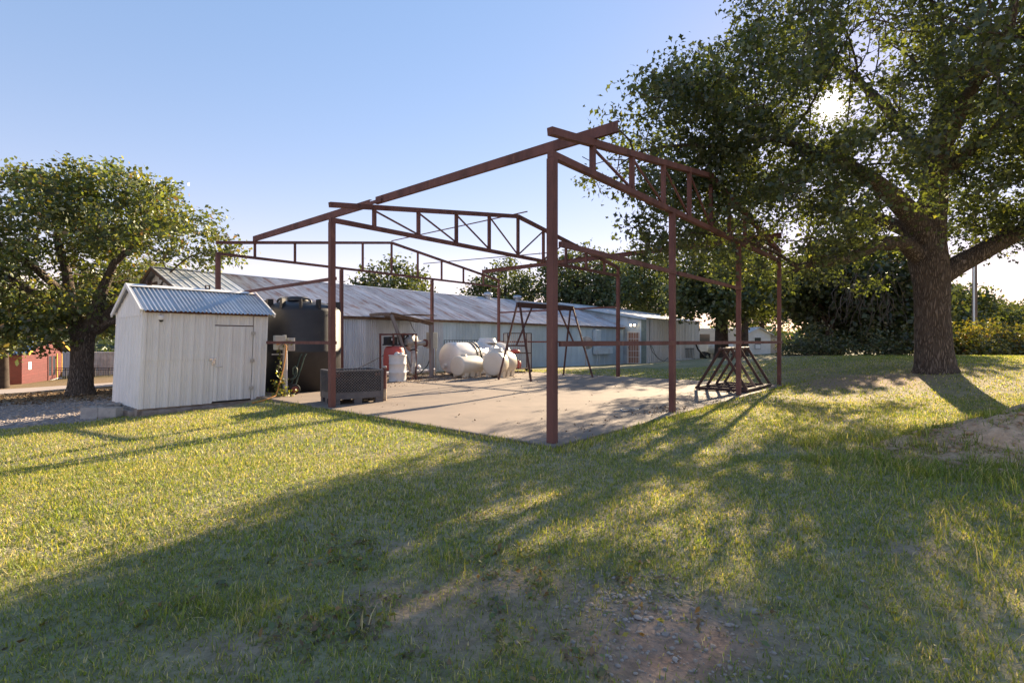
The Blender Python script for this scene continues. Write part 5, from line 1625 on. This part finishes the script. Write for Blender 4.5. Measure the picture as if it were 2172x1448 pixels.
# red cabin, containers, railing at the left
cbx = Vector((-34.6, 35.9, -1.95)); cby = Vector((-40.7, 46.0, -2.15)); dv = cby-cbx
cl_ = math.hypot(dv.x, dv.y); ca_ = math.atan2(dv.y, dv.x)
cn = thing('red_cabin', 'red clapboard cabin with yellow trim and glass doors', 'cabin', cbx, ca_)
EH = 2.5
MB().bx(0, cl_, 0, 6, .05, EH).build('wall', M_REDW, cn)
MB().bx(0, cl_, -.03, 6, -1.0, .05).build('skirting', M_SIDING, cn)
for k in range(11): MB().box((cl_*.5, -.015, .18+k*.22), (cl_, .02, .20), m=Matrix.Rotation(R(3), 3, 'X')).build('lap_board', M_REDW, cn)
MB().add([(0, 0, EH), (cl_, 0, EH), (cl_*.5, 0, EH+1.5), (0, 6, EH), (cl_, 6, EH), (cl_*.5, 6, EH+1.5)], [(0, 1, 2), (5, 4, 3)]).build('gable', M_REDW, cn)
b = MB()
for sg in (-1, 1):
    e = cl_*.5+sg*(cl_*.5+.6); ze = EH-.19
    b.add([(cl_*.5, -.5, EH+1.6), (e, -.5, ze+.1), (e, 6.4, ze+.1), (cl_*.5, 6.4, EH+1.6)], [(0, 1, 2, 3) if sg < 0 else (3, 2, 1, 0)])
    b.add([(cl_*.5, -.5, EH+1.5), (e, -.5, ze), (e, 6.4, ze), (cl_*.5, 6.4, EH+1.5)], [(3, 2, 1, 0) if sg < 0 else (0, 1, 2, 3)])
b.build('roof', M_BLUEROOF, cn)
for sg in (-1, 1):
    e = cl_*.5+sg*(cl_*.5+.6)
    MB().bar((cl_*.5, -.52, EH+1.52), (e, -.52, EH-.12), .04, .2).build('fascia', M_YELLOW, cn)
MB().bx(cl_-.15, cl_+.02, -.05, .1, 0, EH).build('corner_trim', M_YELLOW, cn)
for x0 in (6.9, 8.2):
    d_ = MB().bx(x0, x0+1.1, -.06, -.03, .1, 2.15).build('glass_door', M_GLASS, cn)
    MB().bx(x0-.06, x0+.12, -.08, -.03, .06, 2.2).bx(x0+.98, x0+1.14, -.08, -.03, .06, 2.2).bx(x0+.12, x0+.98, -.08, -.03, 2.02, 2.2).bx(x0+.12, x0+.98, -.08, -.03, .06, .4).build('frame', M_REDW, d_)
MB().bx(9.75, 9.95, -.08, -.03, .1, 2.2).build('trim', M_YELLOW, cn)
MB().bx(1.5, 2.2, -.05, -.03, 1.2, 1.75).build('notice', M_PAPER, cn)


def container(name, lab, loc, rz, L, Wd, H, mat, doors):
    t = thing(name, lab, 'container', loc, rz, None)
    def trap(width):
        pr = []; x = 0
        while x < width-.001:
            pr += [(x, 0), (min(x+.08, width), 0), (min(x+.12, width), -.035), (min(x+.2, width), -.035), (min(x+.24, width), 0)]; x += .28
        return pr
    profile_sheet(L, H-.3, trap(L), .15).build('side_panel', mat, t, (0, 0.04, 0))
    MB().bx(0, L, Wd-.03, Wd, .15, H-.15).bx(.0, L, .1, Wd-.1, H-.12, H-.1).bx(0.03, .06, .05, Wd-.05, .15, H-.15).bx(L-.06, L-.03, .05, Wd-.05, .15, H-.15).build('shell', mat, t)
    b = MB()
    for x in (.06, L-.06):
        for y in (.06, Wd-.06): b.box((x, y, H/2), (.14, .14, H))
    for z in (.08, H-.08):
        for y in (.05, Wd-.05): b.bx(.13, L-.13, y-.05, y+.05, z-.07, z+.07)
        for x in (.05, L-.05): b.bx(x-.05, x+.05, .13, Wd-.13, z-.07, z+.07)
    b.build('frame', mat, t)
    if doors:
        for y in (.12, Wd/2+.01):
            d = MB().bx(-.03, .02, y, y+Wd/2-.14, .17, H-.17).build('door', mat, t)
            b = MB()
            for q in (.25, .75): yy = y+(Wd/2-.14)*q; b.tube([(-.06, yy, .2), (-.06, yy, H-.2)], .022, 6)
            b.build('lock_rod', M_GREY, d)
    return t


container('white_container', 'white shipping container with lock-rod doors at the left edge', (-33.8, 33.6, -1.98), R(180-28), 6, 2.44, 2.6, M_CONTW, True)
container('beige_container', 'beige corrugated shipping container behind the left oak, farther right', (-42.5, 49.5, -2.35), R(0), 6.1, 2.44, 2.6, M_CONTB, True)
container('beige_container', 'beige corrugated shipping container right beside the red cabin', (-49.5, 52.0, -2.4), R(-6), 6.1, 2.44, 2.6, solid('dusty_pink_container', (.58, .50, .47), .6, 0, (.5, .43, .40), 1.5), False)
rl_ = thing('iron_railing', 'black iron railing along the walk in front of the red cabin and containers', 'railing', (-39.8, 44.0, -2.1), R(3))
RLN = 9.6
for k in range(9): MB().box((k*RLN/8, 0, .5), (.07, .07, 1.2)).build('post', M_IRON, rl_)
for z in (.15, .95, 1.1): MB().bx(0, RLN, -.025, .025, z-.025, z+.025).build('rail', M_IRON, rl_)
b = MB()
for k in range(1, 64): b.box((k*RLN/64, 0, .55), (.022, .022, .8))
b.build('balusters', M_IRON, rl_)['kind'] = 'stuff'

# ------------------------------------------------------------------ grass, weeds, stones, litter
rng = np.random.default_rng(2024)


def in_slab(x, y, m=.05):
    s, p = SP(x, y)
    return (s > -.16-m) & (s < 11.9+m) & (p > -.16-m) & (p < 12.2)


def blades(n, ylo, yhi, hgt, wid, seed, keep=None, tall=False, xlo=-1.12, xhi=1.12, thatch=False):
    rg_ = np.random.default_rng(seed)
    y = np.sqrt(rg_.uniform(ylo**2, yhi**2, n))
    x = y*rg_.uniform(xlo, xhi, n)+rg_.uniform(-.5, .5, n)
    so_ = soil_mix(x, y); gr_ = gravel_mix(x, y)
    ok = ~in_slab(x, y, -.07+.14*fbm(x, y, .25, 63))
    ok &= rg_.random(n) > so_*(.55 if thatch else .93)
    ok &= rg_.random(n) > gr_*.985
    ok &= rg_.random(n) < .35+1.1*fbm(x, y, .22, 61, 3)
    s, p = SP(x, y)
    ok &= ~((s > -2.55) & (s < .1) & (p > 8.72) & (p < 11))          # under the shed
    ok &= ~((p > 13.0) & (s > .3) & (s < 26.6))
    ok &= ~((p > 11.6) & (s > 26.5) & (s < 37))
    ok &= ~((x < -8) & (y > 16))
    ok &= ~((p > 9.5) & (s < 11.9) & (p < 13.2))
    if keep is not None: ok &= keep(x, y, rg_)
    x, y = x[ok], y[ok]; n = len(x)
    z = ground_z(x, y)+mound_h(x, y)
    g = green_mix(x, y)
    a = rg_.uniform(0, 2*np.pi, n); l = hgt*rg_.uniform(.45, 1.35, n)*(.75+.5*fbm(x, y, .6, 71))
    s, p = SP(x, y)
    edge = np.maximum(np.maximum(-.16-s, s-11.9), -.16-p)
    l = l*np.where(edge < .3, 1.0+1.1*rg_.random(n), 1.0)              # the mower misses the slab's edge
    w = wid*rg_.uniform(.7, 1.3, n)
    lean = rg_.uniform(.3, 1.45, n)
    dx, dy = np.cos(a), np.sin(a); sx, sy = -dy, dx
    def pt(t, side):
        r = l*lean*t**1.7*.75; h = l*t*(np.full(n, .16) if thatch else np.sqrt(np.maximum(.15, 1-.35*lean*lean*t)))
        ww_ = w*(1-t)**.6*.5*side
        return np.stack([x+dx*r+sx*ww_, y+dy*r+sy*ww_, z+h-.008], 1)
    V = np.stack([pt(0, -1), pt(0, 1), pt(.55, 1), pt(.55, -1), pt(1, 0)], 1)
    base = np.arange(n)*5
    T = np.stack([base, base+1, base+2, base, base+2, base+3, base+3, base+2, base+4], 1)
    cols = np.array([(.20, .265, .042), (.285, .325, .052), (.44, .40, .085), (.60, .50, .28)])
    # dry and yellow blades gather in patches, with sunlit yellow painted in at left
    dry = np.clip(1-g+.15*rg_.normal(0, 1, n), 0, 1)
    left = sstep(-.5, -5, x)*.35*sstep(3.5, 6, y)  # sunlight on the left lawn, put into the blades as extra yellow
    dry = np.clip(dry*.85+left+.22*(1-sstep(2.5, 5, y)), 0, 1)
    r = rg_.random(n)
    ci = np.where(r < .52-.36*dry, 0, np.where(r < .87-.36*dry, 1, np.where(r < .97-.22*dry, 2, 3)))
    if thatch: ci = np.where(r < .12, 1, np.where(r < .3, 2, 3))
    c = cols[ci]*rg_.uniform(.45 if thatch else .55, 1.25 if thatch else 1.45, (n, 1))
    C = np.repeat(c[:, None, :], 5, 1)
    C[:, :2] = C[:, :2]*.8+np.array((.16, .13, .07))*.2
    return V.reshape(-1, 3), T.ravel(), C.reshape(-1, 3)


def right_keep(x, y, r_):
    q = sstep(1.2, 3.0, x-.25*y)*(1-sstep(7, 9, y))
    return r_.random(len(x)) < q*np.clip(1.8*fbm(x, y, .5, 91)-.45, 0, 1)


def mound_keep(x, y, r_):
    d = np.hypot((x-6.6)/2.9, (y-5.9)/1.3)
    return (d < 1.15) & (fbm(x, y, .3, 95) > .56)


def clump_keep(x, y, r_):
    return fbm(x, y, .42, 93) > .65


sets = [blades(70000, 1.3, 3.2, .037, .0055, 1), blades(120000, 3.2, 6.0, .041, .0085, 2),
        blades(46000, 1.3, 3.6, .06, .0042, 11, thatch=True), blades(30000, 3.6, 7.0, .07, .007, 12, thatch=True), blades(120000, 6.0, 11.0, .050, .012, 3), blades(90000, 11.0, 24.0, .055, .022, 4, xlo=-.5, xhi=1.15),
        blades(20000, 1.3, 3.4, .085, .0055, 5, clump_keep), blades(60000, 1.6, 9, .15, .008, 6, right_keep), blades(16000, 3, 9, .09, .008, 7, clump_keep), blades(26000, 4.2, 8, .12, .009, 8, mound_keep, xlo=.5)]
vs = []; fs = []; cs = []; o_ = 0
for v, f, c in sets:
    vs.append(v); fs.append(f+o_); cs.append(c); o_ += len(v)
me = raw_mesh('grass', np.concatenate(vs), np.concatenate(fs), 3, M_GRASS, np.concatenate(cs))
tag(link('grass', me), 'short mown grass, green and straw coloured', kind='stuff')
NB = o_//5

# broad-leaved weeds in the worn foreground
n = 900
x = rng.normal(-.6, .8, n); y = rng.normal(2.75, .55, n)
ok = (y > 1.7) & (fbm(x, y, .35, 15) > .5)
x, y = x[ok], y[ok]
cen = np.stack([x, y, ground_z(x, y)+.018], 1)
v, f, k, c = leaf_cloud(cen, 4, .022, .035, rng, [(.13, .17, .045), (.20, .20, .05), (.24, .14, .05), (.16, .10, .05)], [3, 2, 1, 1], up=1.6, droop=0, flat=.4)
tag(link('weeds', raw_mesh('weeds', v, f, k, M_LEAF, c)), 'low broad-leaved weeds in the worn turf', kind='stuff')


def stones(n, fx, size, mat, name, lab, seed):
    rg_ = np.random.default_rng(seed)
    ico = [(0, 0, 1), (.894, 0, .447), (.276, .851, .447), (-.724, .526, .447), (-.724, -.526, .447), (.276, -.851, .447), (.724, .526, -.3), (-.276, .851, -.3), (-.894, 0, -.3), (-.276, -.851, -.3), (.724, -.526, -.3)]
    fc = [(0, 1, 2), (0, 2, 3), (0, 3, 4), (0, 4, 5), (0, 5, 1), (1, 6, 2), (2, 6, 7), (2, 7, 3), (3, 7, 8), (3, 8, 4), (4, 8, 9), (4, 9, 5), (5, 9, 10), (5, 10, 1), (1, 10, 6)]
    x, y = fx(rg_, n); z = ground_z(x, y); n = len(x)
    s = size*np.exp(rg_.normal(0, .38, n))
    I = np.array(ico); V = np.repeat(I[None], n, 0)*rg_.uniform(.7, 1.2, (n, len(ico), 1))
    V = V*np.stack([s*rg_.uniform(.8, 1.3, n), s*rg_.uniform(.8, 1.3, n), s*rg_.uniform(.4, .7, n)], 1)[:, None, :]
    a = rg_.uniform(0, 6.28, n); ca, sa = np.cos(a)[:, None], np.sin(a)[:, None]
    V = np.stack([V[:, :, 0]*ca-V[:, :, 1]*sa, V[:, :, 0]*sa+V[:, :, 1]*ca, V[:, :, 2]], 2)+np.stack([x, y, z+s*.22], 1)[:, None, :]
    F = (np.array(fc)[None]+np.arange(n)[:, None, None]*len(ico)).ravel()
    me = raw_mesh(name, V.reshape(-1, 3), F, 3, mat, None, True)
    tag(link(name, me), lab, kind='stuff')


def worn(rg_, n):
    x = np.concatenate([rg_.normal(.62, .22, n), rg_.normal(.9, .3, n//2), rg_.normal(.75, .7, n//4), rg_.normal(-.3, .25, n//8), rg_.normal(1.75, .4, n//5)])
    y = np.concatenate([rg_.normal(2.62, .28, n), rg_.normal(2.0, .2, n//2), rg_.normal(2.9, .5, n//4), rg_.normal(4.3, .1, n//8), rg_.normal(3.7, .5, n//5)])
    ok = (y > 1.6) & (y < 6)
    return x[ok], y[ok]


stones(480, worn, .0075, M_PEBBLE, 'gravel_stones', 'scattered pale gravel in the worn turf', 5)
def yard(rg_, n):
    x = rg_.uniform(-16, -8.3, n); y = rg_.uniform(9.6, 17.5, n)
    ok = rg_.random(n) < gravel_mix(x, y)
    return x[ok], y[ok]
stones(5000, yard, .022, M_PEBBLE, 'yard_gravel', 'grey gravel of the yard left of the shed', 6)

def clod_xy(rg_, n):
    a = rg_.uniform(0, 6.28, n); q = rg_.uniform(0, 1, n)**.6
    return 6.3+2.3*q*np.cos(a), 5.9+1.0*q*np.sin(a)


M_CLOD = solid('dirt_clods', (0.44, 0.30, 0.19), 0.95, 0, (0.30, 0.2, 0.13), 9, geo=True, bump=0.4)
_g = ground_z
ground_z = lambda x, y: _g(x, y)+mound_h(x, y)
stones(900, clod_xy, .022, M_CLOD, 'dirt_clods', 'crumbled clods on the dirt mound', 8)
ground_z = _g
# dry leaves and crumbs on the slab
n = 900
s = np.concatenate([rng.uniform(.2, 11.7, 260), rng.normal(6.2, 2.0, 420), rng.uniform(3.2, 4.6, 60), rng.uniform(.2, 11.7, 160)])
p = np.concatenate([rng.uniform(.2, 11.5, 260), rng.normal(9.3, .55, 420), rng.normal(.2, .25, 60), rng.normal(.25, .2, 160)])
ok = (s > -.1) & (s < 11.8) & (p > -.1) & (p < 12.0)
s, p = s[ok], p[ok]
cen = np.stack([AX+U1[0]*p+U2[0]*s, AY+U1[1]*p+U2[1]*s, np.full(len(s), .012)], 1)
v, f, k, c = leaf_cloud(cen, 2, .035, .045, rng, [(.16, .10, .055), (.10, .06, .035), (.24, .17, .09)], [2, 2, 1], up=1.0, droop=0, flat=.15)
v[:, 2] = np.maximum(v[:, 2], .004)
tag(link('leaf_litter', raw_mesh('leaf_litter', v, f, k, M_LITTER, c)), 'dry leaves and crumbs scattered over the slab', kind='stuff')
# litter under the left oak and beside the driveway
n = 2600
x = rng.uniform(-22, -9, n); y = rng.uniform(15.5, 22, n)
cen = np.stack([x, y, ground_z(x, y)+.02], 1)
v, f, k, c = leaf_cloud(cen, 2, .05, .10, rng, [(.20, .13, .07), (.28, .18, .09), (.13, .12, .04)], [2, 2, 1], up=1.0, droop=0, flat=.2)
tag(link('fallen_leaves', raw_mesh('fallen_leaves', v, f, k, M_LITTER, c)), 'fallen leaves under the left oak', kind='stuff')
# dirt and leaves drifted along the barn foot behind the slab
n = 2000
s = rng.uniform(.5, 13, n); p = rng.normal(11.2, .9, n)
ok = (p > 9.4) & (p < 13.1) & (s < 11.9)
s, p = s[ok], p[ok]
cen = np.stack([AX+U1[0]*p+U2[0]*s, AY+U1[1]*p+U2[1]*s, np.where(p < 12.2, .012, -.05)], 1)
v, f, k, c = leaf_cloud(cen, 2, .05, .06, rng, [(.14, .09, .05), (.09, .06, .04), (.22, .15, .08)], [2, 2, 1], up=1.0, droop=0, flat=.2)
tag(link('drifted_leaves', raw_mesh('drifted_leaves', v, f, k, M_LITTER, c)), 'dry leaves drifted round the plastic tanks', kind='stuff')
# thin chain lying on the slab
ch_ = slab_thing('loose_chain', 'thin loose chain lying on the slab near the second gable post', 'chain', 3.3, .75, .012)
b = MB(); b.tube([(0, 0, 0), (.2, .16, 0), (.42, .10, 0), (.5, -.06, 0), (.32, -.16, 0), (.1, -.1, 0), (.02, .0, 0)], .012, 6, cap=False).tube([(-.15, .1, 0), (.0, .0, 0), (.5, -.06, 0), (.7, -.02, 0)], .011, 6)
b.build('chain', M_GREY, ch_)

tri = sum(len(m.loops)-2*len(m.polygons) for m in bpy.data.meshes)
print('COUNTS', CNT, 'blades', NB, 'tris', tri)
